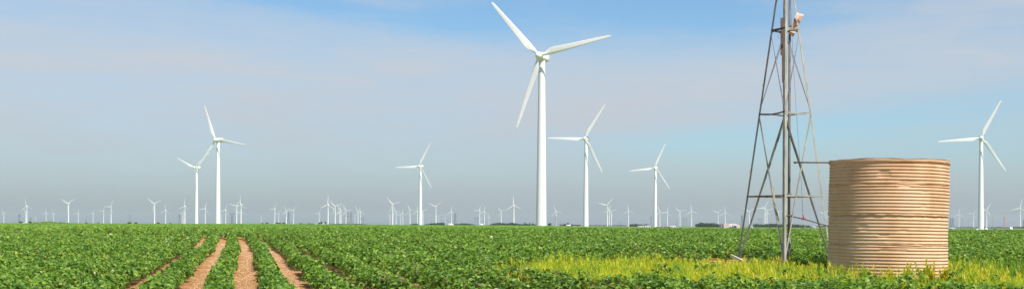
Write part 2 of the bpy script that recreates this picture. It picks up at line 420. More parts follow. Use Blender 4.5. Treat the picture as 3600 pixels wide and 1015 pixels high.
for lo, hi, nl, sz, rich in ((0, 32, 95, .056, True), (32, 55, 50, .072, True), (55, 80, 26, .10, False), (80, DMAX, 16, .135, False)):
    m = (PY >= lo) & (PY < hi); n = m.sum()
    px, py, h, w, br = (np.repeat(a[m], nl) for a in (PX, PY, hp, wp, brown))
    K = len(px)
    th = rng.uniform(0, 2 * math.pi, K); ph = np.arccos(rng.uniform(-.25, 1, K))
    rad = rng.uniform(.72, 1.08, K)
    ox = np.sin(ph) * np.cos(th) * w * rad; oy = np.sin(ph) * np.sin(th) * .20 * rad
    oz = h * (.48 + .52 * np.cos(ph) * rad) + rng.normal(0, .018, K)
    P = np.stack([px + ox, py + oy, ground_z(px, py) + oz], 1)
    nr_ = np.stack([np.sin(ph) * np.cos(th) * .8, np.sin(ph) * np.sin(th) * .5, np.cos(ph) + .35], 1)
    nr_ += np.array([[sd.x, sd.y, sd.z]]) * .35 + rng.normal(0, .62, (K, 3))
    t = np.clip(.47 + rng.normal(0, .20, K) + (np.repeat(rng.normal(0, .09, n), nl)), .13, .94)
    dead = rng.random(K) < (.015 + .5 * np.clip(br - .70, 0, 1) + .10 * ((np.abs(px + .2) < 2.2) & (py < 26))); t[dead] = rng.uniform(0, .1, dead.sum())
    t[rng.random(K) < .0035] = 1.
    s = sz * rng.uniform(.65, 1.35, K)
    crop.add(P, nr_, s, t, rich)
# stems at the foot of the near rows
# distant part of the same crop: lumpy canopy with leaf sprays on it
ra = np.linspace(-.62, .62, 700); rad = np.geomspace(92, 1600, 190)
X, Y = polar(rad, ra)
X = X; u = X / Y; gd = edge_d(u)
ok = (Y < gd)
ZZ = ground_z(X, Y) + (.30 + .10 * vn1(X * .5, Y * .35) + .06 * vn2(X * 1.7, Y * .8)) * sstep(95, 125, Y) - .02
V = np.stack([X, Y, ZZ], -1).reshape(-1, 3); nr, na = X.shape
i, j = np.meshgrid(np.arange(nr - 1), np.arange(na - 1), indexing='ij')
q = np.stack([i * na + j + 1, i * na + j, (i + 1) * na + j, (i + 1) * na + j + 1], -1).reshape(-1, 4)
okf = ok.reshape(-1)[q].all(1)
q = q[okf]; crop.raw(V, q, np.clip(.50 + .10 * rng.normal(0, 1, len(q)), .2, .8))
K = 420000
d = np.exp(rng.uniform(math.log(88), math.log(1500), K)); u = rng.uniform(-.52, .52, K); x = u * d
ok = d < edge_d(u); d, x = d[ok], x[ok]; K = len(d)
s = np.clip(.0019 * d, .17, 1.1) * rng.uniform(.6, 1.2, K)
z = ground_z(x, d) + .37 + .10 * vn1(x * .3, d * .2) + rng.uniform(-.06, .10, K)
nr_ = np.stack([np.zeros(K), np.full(K, -.15), np.ones(K)], 1) + rng.normal(0, .42, (K, 3)) * np.clip(110 / d, .12, 1)[:, None]
big = vn3(x * .02, d * .008)
t = np.clip(.50 + rng.normal(0, .12, K) + .3 * (big - .5), .13, .9)
dead = rng.random(K) < .10 * np.clip(vn2(x * .05 + 3, d * .012) - .62, 0, 1); t[dead] = .06
crop.add(np.stack([x, d, z], 1), nr_, s, t, False)
o = link('cotton_crop', crop.mesh('cotton_crop', M['crop']))
tag(o, 'low leafy green cotton plants in rows covering the whole field', 'crop', kind='stuff')

# clods and litter on the bare soil between the near rows
K = 16000; d = 17 + 45 * rng.random(K) ** 1.5; kk = rng.integers(-4, 5, K)
x = -5.53 + 1.02 * kk + row_c(d) + rng.normal(0, .14, K)
sz = rng.uniform(.006, .026, K) * (1 + (d - 17) / 60)
tet = np.array([(1, 0, -.3), (-.5, .87, -.3), (-.5, -.87, -.3), (0.1, 0, .8)])
rot = rng.uniform(0, 6.28, K); c_, s_ = np.cos(rot)[:, None], np.sin(rot)[:, None]
tv = np.stack([tet[None, :, 0] * c_ - tet[None, :, 1] * s_, tet[None, :, 0] * s_ + tet[None, :, 1] * c_, np.repeat(tet[None, :, 2], K, 0)], -1)
V = (np.stack([x, d, ground_z(x, d)], 1)[:, None] + tv * (sz[:, None, None] * rng.uniform(.7, 1.3, (K, 1, 3)))).reshape(-1, 3)
q = ((np.arange(K) * 4)[:, None, None] + np.array([[[0, 1, 3], [1, 2, 3], [2, 0, 3]]])).reshape(-1, 3)
M['clod'] = simple('clod', (.30, .16, .08), (.70, .50, .32), scale=6., rough=.95, detail=3)
o = link('soil_clods', np_mesh('soil_clods', V, q, 3, M['clod'])); tag(o, 'small clods and crumbs of earth on the bare sandy furrows', 'clods', kind='stuff')

# ------------------------------------------------------------------ yellow weeds
def blades(x, y, h, w, lean, tint, L):
    K = len(x); z = ground_z(x, y) - .02
    a = rng.uniform(0, 2 * math.pi, K); side = np.stack([np.cos(a), np.sin(a) * .4, np.zeros(K)], 1)
    side /= np.linalg.norm(side, axis=1, keepdims=True)
    b = np.stack([x, y, z], 1); la = rng.uniform(0, 2 * math.pi, K)
    dr = np.stack([np.cos(la), np.sin(la), np.zeros(K)], 1) * (lean * h)[:, None]
    mid = b + dr * .35 + np.array([[0, 0, 1.]]) * (h * .55)[:, None]; top = b + dr + np.array([[0, 0, 1.]]) * h[:, None]
    V = np.stack([b - side * w[:, None] * .6, b + side * w[:, None] * .6, mid + side * w[:, None], mid - side * w[:, None], top], 1).reshape(-1, 3)
    q4 = (np.arange(K) * 5)[:, None] + np.array([[0, 1, 2, 3]]); t3 = (np.arange(K) * 5)[:, None] + np.array([[3, 2, 4]])
    n0 = L.n; L.V.append(V); L.n += len(V)
    L.F.append(np.concatenate([q4, t3], 1).ravel() + n0); L.S.append(np.tile([4, 3], K)); L.T.append(np.repeat(tint, 2))
weeds = Leaves()
K = 330000
x = rng.uniform(-1.2, 16, K); y = rng.uniform(19.5, 37, K)
x2 = x + 1.6 * (vn1(x * 1.1, y * 1.1) - .5) + .5 * (vn3(x * 4, y * 3) - .5); y2 = y + 3.2 * (vn2(x * .7, y * .6) - .5) + 1.2 * (vn1(x * 3 + 5, y * 2) - .5)
ok = inside(x2, y2) & (np.hypot(x - TANK[0], y - TANK[1]) > TANK[2] + .05)
dens = vn3(x * 1.3, y * .9) * .6 + vn1(x * .35 + 5, y * .3) * .6
ok &= rng.random(K) < np.clip(dens * 1.6 - .25, .12, 1)
x, y = x[ok], y[ok]; K = len(x)
hh = (.13 + .38 * vn1(x * 1.6, y * 1.1) ** 1.5 + .22 * (rng.random(K) ** 4)) * np.where(y > 31.5, .8, 1.)
hh = np.where(x > TANK[0] - 2.0, hh * .85, hh)
hh = hh * np.where(y > 33.2, .6, 1.) * np.where((y > 29.5) & (np.abs(x - 7.2) < 1.2), .55, 1)
yel = .66 + .5 * (vn2(x * .45 + 8, y * .4) - .5) + rng.normal(0, .13, K) - np.where(x > TANK[0] + 1.6, .55, 0.) - .05 - np.where((x < 1.0), .22, 0)
yel = yel * .75 - .02 + .45 * (vn1(x * 2.3 + 40, y * 1.4) - .5)
blades(x, y, hh * .8, rng.uniform(.004, .009, K), rng.uniform(.05, .5, K), np.clip(yel, 0, 1), weeds)
# bushy upright spikes standing out of the carpet
K = 15000
sx0 = rng.uniform(-1.2, 16, K); sy0 = rng.uniform(20, 34.5, K)
ok = inside(sx0 + 1.8 * (vn1(sx0 * 1.1, sy0 * 1.1) - .5) + rng.normal(0, .25, K), sy0 + 3.2 * (vn2(sx0 * .7, sy0 * .6) - .5) + rng.normal(0, .7, K)) & (np.hypot(sx0 - TANK[0], sy0 - TANK[1]) > TANK[2] + .12)
ok &= rng.random(K) < np.clip(vn1(sx0 * .9 + 3, sy0 * .7) * 1.8 - .45, .05, 1)
ok &= ~((sy0 < TANK[1]) & (np.abs(sx0 - TANK[0] * sy0 / TANK[1]) < 1.4) & (rng.random(K) < .75))
sx0, sy0 = sx0[ok], sy0[ok]; K = len(sx0); m_ = 22
sh = (.18 + .34 * rng.random(K) ** 2.2 + .24 * vn3(sx0 * 1.4, sy0) ** 2) * np.where(sy0 > 31.0, .8, 1.) * np.where((sy0 > 29.5) & (np.abs(sx0 - 7.2) < 1.2), .5, 1); stt = .60 + .6 * (vn2(sx0 * .5 + 8, sy0 * .5) - .5) + rng.normal(0, .15, K) + .3 * (vn1(sx0 * 2.3 + 40, sy0 * 1.4) - .5) - np.where(sx0 > TANK[0] + 1.9, .4, 0) - .04
X_, Y_, H_, T_ = (np.repeat(a, m_) for a in (sx0, sy0, sh, stt)); K = len(X_)
tt = rng.random(K) ** .7; bz = H_ * tt * .9; an = rng.uniform(0, 6.283, K); wv = .05 * (1 - tt) + .012
b_ = np.stack([X_ + np.cos(an) * wv, Y_ + np.sin(an) * wv, ground_z(X_, Y_) + bz], 1)
hl = .045 + .07 * rng.random(K); dr = np.stack([np.cos(an) * .45, np.sin(an) * .45, np.ones(K)], 1) * hl[:, None]
sd_ = np.stack([-np.sin(an), np.cos(an), np.zeros(K)], 1) * rng.uniform(.005, .011, K)[:, None]
V = np.stack([b_ - sd_, b_ + sd_, b_ + dr * .7 + sd_ * .6, b_ + dr], 1).reshape(-1, 3)
weeds.raw(V, (np.arange(K) * 4)[:, None] + np.array([[0, 1, 2, 3]]), np.clip(T_ + .22 * (tt - .5) + rng.normal(0, .1, K), 0, 1))
o = link('weed_patch', weeds.mesh('weed_patch', M['weed']))
tag(o, 'yellow green weedy grass growing round the old windmill and tank', 'weeds', kind='stuff')
# taller single weeds in front of the tank
def tall_weed(px, toppx, d, label, n=90, spread=.16, yl=.72):
    p = at(px, 950, d); g = gz(p.x, d); H = (at(px, toppx, d).z - g)
    L = Leaves()
    # stalk sprays: many short blades along several leaning stems
    for s_ in range(9):
        a = random.uniform(0, 6.28); le = random.uniform(.05, .38); hs = H * random.uniform(.55, .95)
        if s_ == 0: hs = H; le = .03
        K = n; t = rng.random(K) ** .8
        bx = math.cos(a) * le * hs * t + rng.normal(0, .006, K); by = math.sin(a) * le * hs * t; bz = hs * t
        hl = .10 * (1.15 - t) + .03; w = rng.uniform(.004, .008, K)
        la = rng.uniform(0, 6.28, K); dr = np.stack([np.cos(la) * .55, np.sin(la) * .55, np.ones(K)], 1) * hl[:, None]
        side = np.stack([-np.sin(la), np.cos(la), np.zeros(K)], 1) * w[:, None]
        b = np.stack([bx, by, bz], 1)
        V = np.stack([b - side, b + side, b + dr * .6 + side, b + dr], 1).reshape(-1, 3)
        q = (np.arange(K) * 4)[:, None] + np.array([[0, 1, 2, 3]])
        L.raw(V, q, np.clip(yl + rng.normal(0, .14, K), 0, 1))
        sv = np.array([[-.006, 0, 0], [.006, 0, 0], [math.cos(a) * le * hs + .003, math.sin(a) * le * hs, hs], [math.cos(a) * le * hs - .003, math.sin(a) * le * hs, hs]])
        L.raw(sv, np.array([[0, 1, 2, 3]]), np.array([yl]))
    o = link('tall_weed', L.mesh('tall_weed', M['weed'])); o.location = (p.x, d, g - .02)
    tag(o, label, 'weed', 'tall weeds in front of the tank')
WD = 'bushy yellow weed in front of the tan tank, '
tall_weed(2952, 932, 24.9, 'thin green weed before the shaded left end of the corrugated tank', 50, yl=.4)
tall_weed(3032, 922, 24.7, 'slim yellow green weed spike before the left half of the corrugated tank', 60, yl=.55)
tall_weed(3128, 932, 24.6, 'low yellow weed standing before the middle of the corrugated tank', 70)
tall_weed(3187, 914, 24.5, 'second tallest yellow weed, just right of the middle of the corrugated tank')
tall_weed(3254, 904, 24.6, 'tallest of the yellow weeds in front of the corrugated tank', 110, yl=.6)
tall_weed(3282, 920, 24.8, 'orange yellow weed right beside the tallest weed before the tank', 80, yl=.85)
tall_weed(3318, 934, 24.9, 'yellow weed before the right edge of the corrugated tank', 80, yl=.8)

# ------------------------------------------------------------------ water tank
def build_tank():
    x0, y0, Rr = TANK; g = gz(x0, y0); top = at(3120, 570.5, 27.0).z
    H = top - g
    t = empty('water_tank', (x0, y0, g)); t.rotation_euler = (0, R(.8), 0)
    tag(t, 'tan corrugated metal stock tank standing in weeds beside the windmill tower', 'tank')
    nz, na = 37 * 12, 320
    zz = np.linspace(-.12, H, nz); th = np.linspace(0, 2 * math.pi, na, endpoint=False)
    Zg, T = np.meshgrid(zz, th, indexing='ij')
    pitch = H / 37.3
    a = Rr * T
    wob = .006 * (vn1(a * .9, Zg * 2) - .5) + .003 * (vn2(a * 3, Zg * 5) - .5)
    seams = [H * (1 - f) for f in (.195, .447, .682)]
    sec = np.zeros_like(Zg); ribA = np.full_like(Zg, .0145)
    prev = 0
    for k, s_ in enumerate(seams):
        jag = s_ + .012 * (vn3(a * 5 + 11 * k, Zg * 0) - .5) + .010 * (vn1(a * 17 + k, Zg * 0) - .5)
        e = 1 / (1 + np.exp(-(Zg - jag) / .004))
        sec += (-.010, .012, -.008)[k] * e
        near = np.exp(-((Zg - jag) / .045) ** 2)
        patchy = np.clip(vn2(a * 1.4 + 30 * k, Zg * 3) * 2.2 - .75, 0, 1)
        ribA *= 1 - .8 * near * patchy
        sec += .016 * near * (vn3(a * 6, Zg * 9 + k) - .5) + .006 * near
        lip = np.exp(-((Zg - jag + .022) / .012) ** 2); sec -= .06 * lip * (.45 + .55 * vn1(a * 1.9 + 7 * k, Zg * 0))
    flake = np.clip((vn1(a * 2.2 + 60, Zg * 9 + 3) - .83) * 9, 0, 1)
    ribA *= 1 - .6 * flake; sec -= .008 * flake
    phase = 2 * math.pi * (Zg + wob) / pitch
    ff = np.mod(phase / (2 * math.pi), 1.0)      # lapped ribs: face leans out downwards, sharp undercut below
    prof = np.where(ff < .30, ff / .30, np.sqrt(np.clip(1 - ((ff - .30) / .70) ** 1.5, 0, 1)) ) * 2 - 1
    dent = .02 * (vn2(a * .5 + 3, Zg * .8) - .5) + .006 * (vn3(a * 2, Zg * 2.5) - .5)
    rr = Rr - .012 + ribA * prof + sec + dent
    rimz = Zg > H - .05
    rr = np.where(rimz, Rr + .012 + dent, rr)
    Zo = Zg + np.where(Zg > H - .09, .012 * (vn1(a * 2.3, Zg * 0) - .5) + .008 * (vn3(a * 11, Zg * 0) - .5), 0)
    V = np.stack([rr * np.cos(T), rr * np.sin(T), Zo], -1).reshape(-1, 3)
    i, j = np.meshgrid(np.arange(nz - 1), np.arange(na), indexing='ij'); j2 = (j + 1) % na
    q = np.stack([i * na + j, i * na + j2, (i + 1) * na + j2, (i + 1) * na + j], -1).reshape(-1, 4)
    # inner wall
    Vi = V.reshape(nz, na, 3)[::6].copy(); Vi[..., 0] *= .975; Vi[..., 1] *= .975
    Vi = np.concatenate([Vi, V.reshape(nz, na, 3)[-1:] * np.array([.975, .975, 1])]); ni = len(Vi)
    b = nz * na
    i, j = np.meshgrid(np.arange(ni - 1), np.arange(na), indexing='ij'); j2 = (j + 1) % na
    qi = b + np.stack([i * na + j2, i * na + j, (i + 1) * na + j, (i + 1) * na + j2], -1).reshape(-1, 4)
    jj = np.arange(na); lastO = (nz - 1) * na; lastI = b + (ni - 1) * na
    qc = np.stack([lastO + jj, lastO + (jj + 1) % na, lastI + (jj + 1) % na, lastI + jj], -1)
    me = np_mesh('tank_wall', np.vstack([V, Vi.reshape(-1, 3)]), np.vstack([q, qi, qc]), 4, M['tank'], smooth=True)
    link('tank_wall', me, t)
    m = MB()   # rusty bead hooked over the rim
    pts = []
    for k in range(97):
        an = 2 * math.pi * k / 96; pts.append(((Rr - .006) * math.cos(an), (Rr - .006) * math.sin(an), H + .004 + .006 * math.sin(an * 5) + .004 * math.sin(an * 13)))
    m.tube(pts, .016, 8, False); m.build('rim', M['iron'], t, True)
    m = MB(); p1 = at(2916, 573.5, 27.0) - Vector((x0, y0, g)); p0 = at(2785, 575, 27.0) - Vector((x0, y0, g))
    m.tube([p1 + Vector((.12, 0, 0)), p0], .019, 10); m.tube([p0 - Vector((0, 0, 0)), p0 + Vector((.05, 0, 0))], .027, 10)
    m.build('inlet_pipe', M['iron'], t, True)
    return t
build_tank()

# ------------------------------------------------------------------ windmill tower
def windmill():
    X0, Y0 = 8.50, 35.5; g = gz(X0, Y0)
    t = empty('windmill_tower', (X0, Y0, g))
    tag(t, 'old four legged steel windmill tower without wheel, left of the tan tank', 'windmill')
    vr = Vector((X0, Y0, 0)).normalized(); side = Vector((vr.y, -vr.x, 0))
    dirs = {'l': -side, 'r': side, 'n': -vr, 'f': vr}
    TOP = 9.55
    def rad(z): return 1.46 - z * .1404
    def P(k, z): return dirs[k] * rad(z) + Vector((0, 0, z))
    zl = [at(2765, y, Y0).z - g for y in (106, 400, 690)]
    def angle_iron(m, p, q, w, th, inward):
        """L section: two flanges meeting at an outer edge"""
        z = (q - p).normalized(); i = (Vector(inward) - z * z.dot(Vector(inward))).normalized(); s = z.cross(i).normalized()
        for sg in (-1, 1):
            fdir = (i + s * sg).normalized(); off = fdir * (w / 2) + (i * th * .5 if sg > 0 else Vector())
            nrm = z.cross(fdir).normalized()
            m.box((p + q) / 2 + off, (w / 2, th / 2, (q - p).length / 2), Matrix((fdir, nrm, z)).transposed())
    for k, w in (('l', .062), ('r', .058), ('n', .082), ('f', .065)):
        m = MB(); angle_iron(m, P(k, -.15), P(k, TOP), w, .008, -dirs[k])
        for zz in (2.9, 5.6, 7.9):     # splice plates and bolts
            c = P(k, zz); m.box(c - dirs[k] * .012, (.017, .017, .10))
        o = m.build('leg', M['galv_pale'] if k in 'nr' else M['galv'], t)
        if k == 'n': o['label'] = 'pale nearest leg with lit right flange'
    faces = [('l', 'n'), ('n', 'r'), ('r', 'f'), ('f', 'l')]
    for li, z in enumerate(zl):
        for a, b in faces:
            m = MB(); p = P(a, z); q = P(b, z)
            if li == 1:
                pts = [p.lerp(q, s) + Vector((0, 0, -.05 * math.sin(math.pi * s) * (1 if b in 'nr' else -.5))) for s in (0, .25, .5, .75, 1)]
                for s0, s1 in zip(pts, pts[1:]): m.bar(s0, s1, .014, .045)
            else: m.bar(p, q, .012, .042 if li == 2 else .05)
            if li == 0: m.bar(p - Vector((0, 0, .06)), q - Vector((0, 0, .0)), .012, .03)
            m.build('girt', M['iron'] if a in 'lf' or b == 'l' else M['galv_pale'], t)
    # cross braces: angle iron below the middle girt, thin rods above
    for a, b in faces:
        for s, e in ((a, b), (b, a)):
            m = MB(); p = P(s, zl[1] - .06); q = P(e, .02)
            nrm = ((dirs[a] + dirs[b])).normalized()
            angle_iron(m, p, q, .036, .007, -nrm + Vector((0, 0, .4)))
            m.build('brace', M['galv'], t)
            m = MB(); p = P(s, zl[0] - .05); q = P(e, zl[1] + .05)
            m.tube([p, q], .0085, 6); m.build('tie_rod', M['wire'], t)
            m = MB(); p = P(s, TOP - .1); q = P(e, zl[0] + .9 if e == 'r' else zl[0] + .2)
            m.tube([p, q], .0085, 6); m.build('tie_rod', M['wire'], t)
    ang = math.atan2(vr.y, vr.x) - math.pi / 2
    Lp = lambda px, py, dz=0.: at(px, py, Y0 + dz) - Vector((X0, Y0, g))
    m = MB(); m.box((0, 0, TOP), (.16, .16, .03), Matrix.Rotation(ang + R(45), 3, 'Z')); m.tube([(0, 0, TOP), (0, 0, TOP + .35)], .05, 10)
    m.build('top_cap', M['iron'], t)
    c = Lp(2774.5, 600)
    m = MB(); m.tube([(c.x, 0, -.2), (c.x, 0, 3.4), (c.x, 0, TOP)], [.045, .042, .036], 10)
    m.tube([(c.x, 0, 2.2), (c.x, 0, 2.27)], .075, 12); m.tube([(c.x, 0, 1.55), (c.x, 0, 1.60)], .09, 12)
    m.tube([(c.x, 0, .1), (c.x, 0, .9)], .06, 10)
    m.build('drop_pipe', M['pipe'], t, True)
    m = MB(); p = Lp(2749.5, 64); q = Lp(2749.5, 195); m.bar(q, p, .085, .05, up=(0, 1, 0)); m.build('pump_board', M['wood_dark'], t)
    m = MB(); p = Lp(2752, 195); q = Lp(2752.5, 291); m.bar(q, p, .05, .04, up=(0, 1, 0)); m.build('pump_rod', M['wood_dark'], t)
    # pump lever with red clamp and pull wire
    p = Lp(2770, 757, -.2); q = Lp(2913, 794, -1.0); r_ = Lp(2826, 769, -.5)
    m = MB(); m.tube([p, r_, q], .017, 8); m.build('lever', M['iron'], t, True)
    m = MB(); m.box(r_, (.05, .03, .028)); m.tube([r_, r_ + Vector((-.03, 0, .13))], .018, 8); m.build('clamp', M['redpaint'], t)
    m = MB(); m.tube([Lp(2778, -120, -.1), Lp(2779, 0, -.1), Lp(2788, 200, -.2), Lp(2800, 400, -.3), Lp(2807, 500, -.35), Lp(2817, 640, -.4), r_ + Vector((-.03, 0, .12))], .006, 5)
    m.build('pull_wire', M['wire'], t, True)
    m = MB(); pts = [Lp(2750, 118), Lp(2741, 121), Lp(2733, 130), Lp(2737, 136), Lp(2746, 133)]; m.tube(pts, .006, 5); m.build('loose_wire', M['wire'], t, True)
    # torn pale sheet hanging on the lower brace
    m = MB(); n0 = 7; vs = []
    for k in range(n0):
        s = k / (n0 - 1); py = 655 + 132 * s; cx = 2714 + 22 * s + 1.5 * math.sin(s * 9); w = (5 + 5 * math.sin(math.pi * min(1, s * 1.05)) + (3 if k == 5 else 0)) / 2
        for sg in (-1, 1):
            for dz in (0, .006): vs.append(Lp(cx + sg * w, py, -1.15 + .03 * math.sin(s * 7) * sg + dz))
    fs = []
    for k in range(n0 - 1):
        b = 4 * k; c_ = b + 4
        fs += [(b, b + 2, c_ + 2, c_), (b + 1, c_ + 1, c_ + 3, b + 3), (b, c_, c_ + 1, b + 1), (b + 2, b + 3, c_ + 3, c_ + 2)]
    fs += [(0, 1, 3, 2), (4 * n0 - 4, 4 * n0 - 2, 4 * n0 - 1, 4 * n0 - 3)]
    m.add(vs, fs); m.build('torn_strip', M['galv_pale'], t)
    # bent wheel sail caught on the right leg
    s_ = empty('bent_sail', (0, 0, 0));     s_.location = (X0, Y0, g)
    tag(s_, 'bent pinkish white sheet metal sail caught on the windmill tower\'s upper right leg', 'metal sheet')
    def sheet(pl, name, mat, th=.008, dz0=0.):
        m = MB(); vs = []
        for (lx, ly, rx, ry, dz) in pl:
            for (xx, yy, e) in ((lx, ly, -.05), ((lx + rx) / 2, (ly + ry) / 2, -.01), (rx, ry, .07)):
                jx = random.uniform(-1.2, 1.2); jy = random.uniform(-1.5, 1.5); jz = random.uniform(-.03, .03)
                for k in (0, th): vs.append(Lp(xx + jx, yy + jy, dz + e + k + dz0 + jz))
        fs = []; n = len(pl)
        for i in range(n - 1):
            b = 6 * i; c_ = b + 6
            for o_ in (0, 2):
                fs += [(b + o_, b + o_ + 2, c_ + o_ + 2, c_ + o_), (b + o_ + 1, c_ + o_ + 1, c_ + o_ + 3, b + o_ + 3)]
            fs += [(b, c_, c_ + 1, b + 1), (b + 4, b + 5, c_ + 5, c_ + 4)]
        for b, fl in ((0, 0), (6 * (n - 1), 1)):
            fs += [(b, b + 1, b + 3, b + 2), (b + 2, b + 3, b + 5, b + 4)]
        m.add(vs, fs); return m.build(name, mat, s_)
    sheet([(2802, 43, 2826, 53, .0), (2799, 50, 2823, 60, -.08), (2793, 64, 2815, 77, -.14), (2789, 76, 2808, 86, -.1)], 'upper_panel', M['sheet'])
    sheet([(2795, 63, 2806, 81, -.2), (2788, 78, 2803, 88, -.24), (2784, 92, 2799, 98, -.2), (2781, 101, 2804, 102, -.16)], 'middle_panel', M['sheet'])
    sheet([(2781, 101, 2801, 104, -.16), (2777, 110, 2796, 118, -.25), (2772, 118, 2789, 130, -.2)], 'lower_panel', M['sheet'])
    sheet([(2793, 65, 2796, 64, -.27), (2800, 83, 2804, 79, -.27)], 'strap', M['dark'])
windmill()
def plank(p, q, w, th, label):
    m = MB(); c = (p + q) / 2; m.bar(p - c, q - c, th, w); m.bar(p - c + Vector((.01, -.01, -w * .25)), (p - c).lerp(q - c, .5) + Vector((0, -.02, -w * .3)), th * 1.2, w * .5)
    o = m.build('plank', M['wood_pale']); o.location = c; tag(o, label, 'plank', 'broken planks at the windmill foot')
plank(at(2570, 897, 35.0), at(2674, 948, 33.3), .085, .05, 'longer bleached plank leaning across the left windmill leg')
plank(at(2609, 920, 34.2), at(2634, 942, 33.6), .075, .06, 'short broken bleached plank below the left windmill leg')
m = MB()
for k in range(5): m.box((.09 * (k - 2) + random.uniform(-.03, .03), random.uniform(-.06, .06), .02 + .05 * random.random() - .02 * abs(k - 2)), (.075, .07, .10), Matrix.Rotation(random.uniform(-.5, .5), 3, 'Z') @ Matrix.Rotation(random.uniform(-.3, .3), 3, 'Y'))
o = m.build('well_block', M['concrete']); o.location = at(2798, 940, 33.6); o.location.z = gz(o.location.x, 33.6) + .12
tag(o, 'broken tan concrete block in the weeds right of the windmill legs', 'concrete block')

# ------------------------------------------------------------------ wind turbines
HUB = 69.0
def turbine_meshes():
    D = {}
    m = MB(); prof = []
    for k in range(33):
        z = -3 + (HUB - 1.2 + 3) * k / 32; r = 2.15 - .85 * max(z, 0) / HUB
        prof.append((r, z))
    m.lathe(prof, 40); D['tower'] = m.mesh('tower', M['white'], True)
    m = MB(); prof = [(1.9, -1), (2.35, -1), (2.35, .35), (2.0, .4)]; m.lathe(prof, 40); D['base_ring'] = m.mesh('base_ring', M['red_base'])
    m = MB()   # nacelle: rounded box along +y, behind the rotor
    secs = [(-2.3, .9, .9, .1), (-2.2, 1.25, 1.3, .1), (-1.2, 1.55, 1.6, .1), (.5, 1.65, 1.75, .12), (4.2, 1.6, 1.7, .15), (5.6, 1.4, 1.45, .2), (6.0, 1.0, 1.0, .25)]
    n = 20; b = 0
    for (y, a, c_, dz) in secs:
        for k in range(n):
            th = 2 * math.pi * k / n; cx = math.cos(th); sz = math.sin(th); p_ = 5.0
            rr = (abs(cx) ** p_ + abs(sz) ** p_) ** (-1 / p_)
            m.v.append((a * cx * rr, y, HUB + dz + c_ * sz * rr))
    for i in range(len(secs) - 1):
        for k in range(n): m.f.append((i * n + k, i * n + (k + 1) % n, (i + 1) * n + (k + 1) % n, (i + 1) * n + k))
    m.f.append(tuple(range(n))); m.f.append(tuple((len(secs) - 1) * n + k for k in range(n))[::-1])
    m.box((.4, 4.6, HUB + 2.3), (.05, .05, .5)); m.box((-.4, 4.6, HUB + 2.2), (.05, .05, .4))
    D['nacelle'] = m.mesh('nacelle', M['white'], True)
    m = MB(); prof = [(.02, -5.35), (.55, -5.25), (1.05, -4.9), (1.4, -4.3), (1.5, -3.6), (1.5, -2.7), (1.35, -2.35), (.2, -2.3)]
    m.lathe(prof, 28, 'y', (0, 0, HUB)); D['hub'] = m.mesh('hub', M['white'], True)
    # blade pointing up from the hub axis
    st = [(.9, 1.25, 1.25, 0), (2.2, 1.25, 1.2, 0), (3.4, 2.0, 1.0, -.2), (5.2, 2.95, .75, -.5), (7.0, 3.1, .6, -.55), (10, 2.85, .46, -.45), (15, 2.4, .36, -.32),
          (20, 2.0, .27, -.22), (25, 1.6, .2, -.12), (28, 1.3, .14, -.05), (29.6, 1.0, .1, 0), (30.3, .6, .06, .02), (30.6, .15, .03, .03)]
    m = MB(); n = 16
    for i, (r, ch, th_, off) in enumerate(st):
        tw = R(17) * max(0, 1 - r / 22) ** 1.3 + R(3)
        for k in range(n):
            a = 2 * math.pi * k / n; x = math.cos(a) * ch * .88 / 2; y = math.sin(a) * th_ / 2
            if r > 3: y *= (.55 + .45 * math.cos(a)) * 1.2 if True else 1
            x += off
            m.v.append((x * math.cos(tw) - y * math.sin(tw), x * math.sin(tw) + y * math.cos(tw) - r * .012, r))
    for i in range(len(st) - 1):
        for k in range(n): m.f.append((i * n + k, i * n + (k + 1) % n, (i + 1) * n + (k + 1) % n, (i + 1) * n + k))
    m.f.append(tuple(range(n))[::-1]); m.f.append(tuple((len(st) - 1) * n + k for k in range(n)))
    D['blade'] = m.mesh('blade', M['white'], True)
    return D
TM = turbine_meshes()
YAW = 20.0
def turbine(px, py, th, label, group=None, near=False, yaw=None):
    d = HUB * F / (horizon(px) - py + 3)
    for _ in range(12):
        p = at(px, py, d); g = gz(p.x, p.y)
        d *= HUB / (p.z - g)
        d = min(d, 14000)
    p = at(px, py, d); g = gz(p.x, p.y)
    y_ = R(-(YAW if yaw is None else yaw))
    # the pixel marks the rotor centre, a little in front of the tower
    ax = Vector((math.sin(y_), -math.cos(y_), 0)) * 3.6
    t = empty('wind_turbine', (p.x - ax.x, p.y - ax.y, g), y_)
    tag(t, label, 'wind turbine', group)
    link('tower', TM['tower'], t); link('nacelle', TM['nacelle'], t); link('hub', TM['hub'], t)
    for k in range(3):
        b = link('blade', TM['blade'], t); b.location = (0, -3.6, HUB); b.rotation_euler = (0, R(th + 120 * k), 0)
    if near: link('base_ring', TM['base_ring'], t)
    return t
G1 = 'big white wind turbines at the field edge'
turbine(1895, 196, -42, 'largest white wind turbine, tallest thing in the middle of the field', G1, True)
turbine(757, 492, -21, 'tall white turbine at left, the bigger of an overlapping pair', G1, True, 24)
turbine(684, 589, 54, 'shorter white turbine of the left pair, its blade touching the bigger one', G1, True, 26)
turbine(1474, 584, 28, 'medium white turbine standing alone left of the largest turbine', G1, True)
turbine(2056, 487, 32, 'tall white turbine just right of the largest turbine', G1, True)
turbine(2302, 590, 24, 'medium white turbine between the tall middle pair and the windmill tower', G1, True)
turbine(3450, 485, 26, 'tall white turbine standing right of the tan tank', G1, True)
turbine(-82, 570, 86, 'turbine mostly outside the left frame edge, only one blade tip showing', G1, True)
G2 = 'small distant wind turbines along the horizon'
ORD = ['leftmost', 'second', 'third', 'fourth', 'fifth', 'sixth', 'seventh', 'eighth', 'ninth', 'tenth', 'eleventh', 'twelfth']
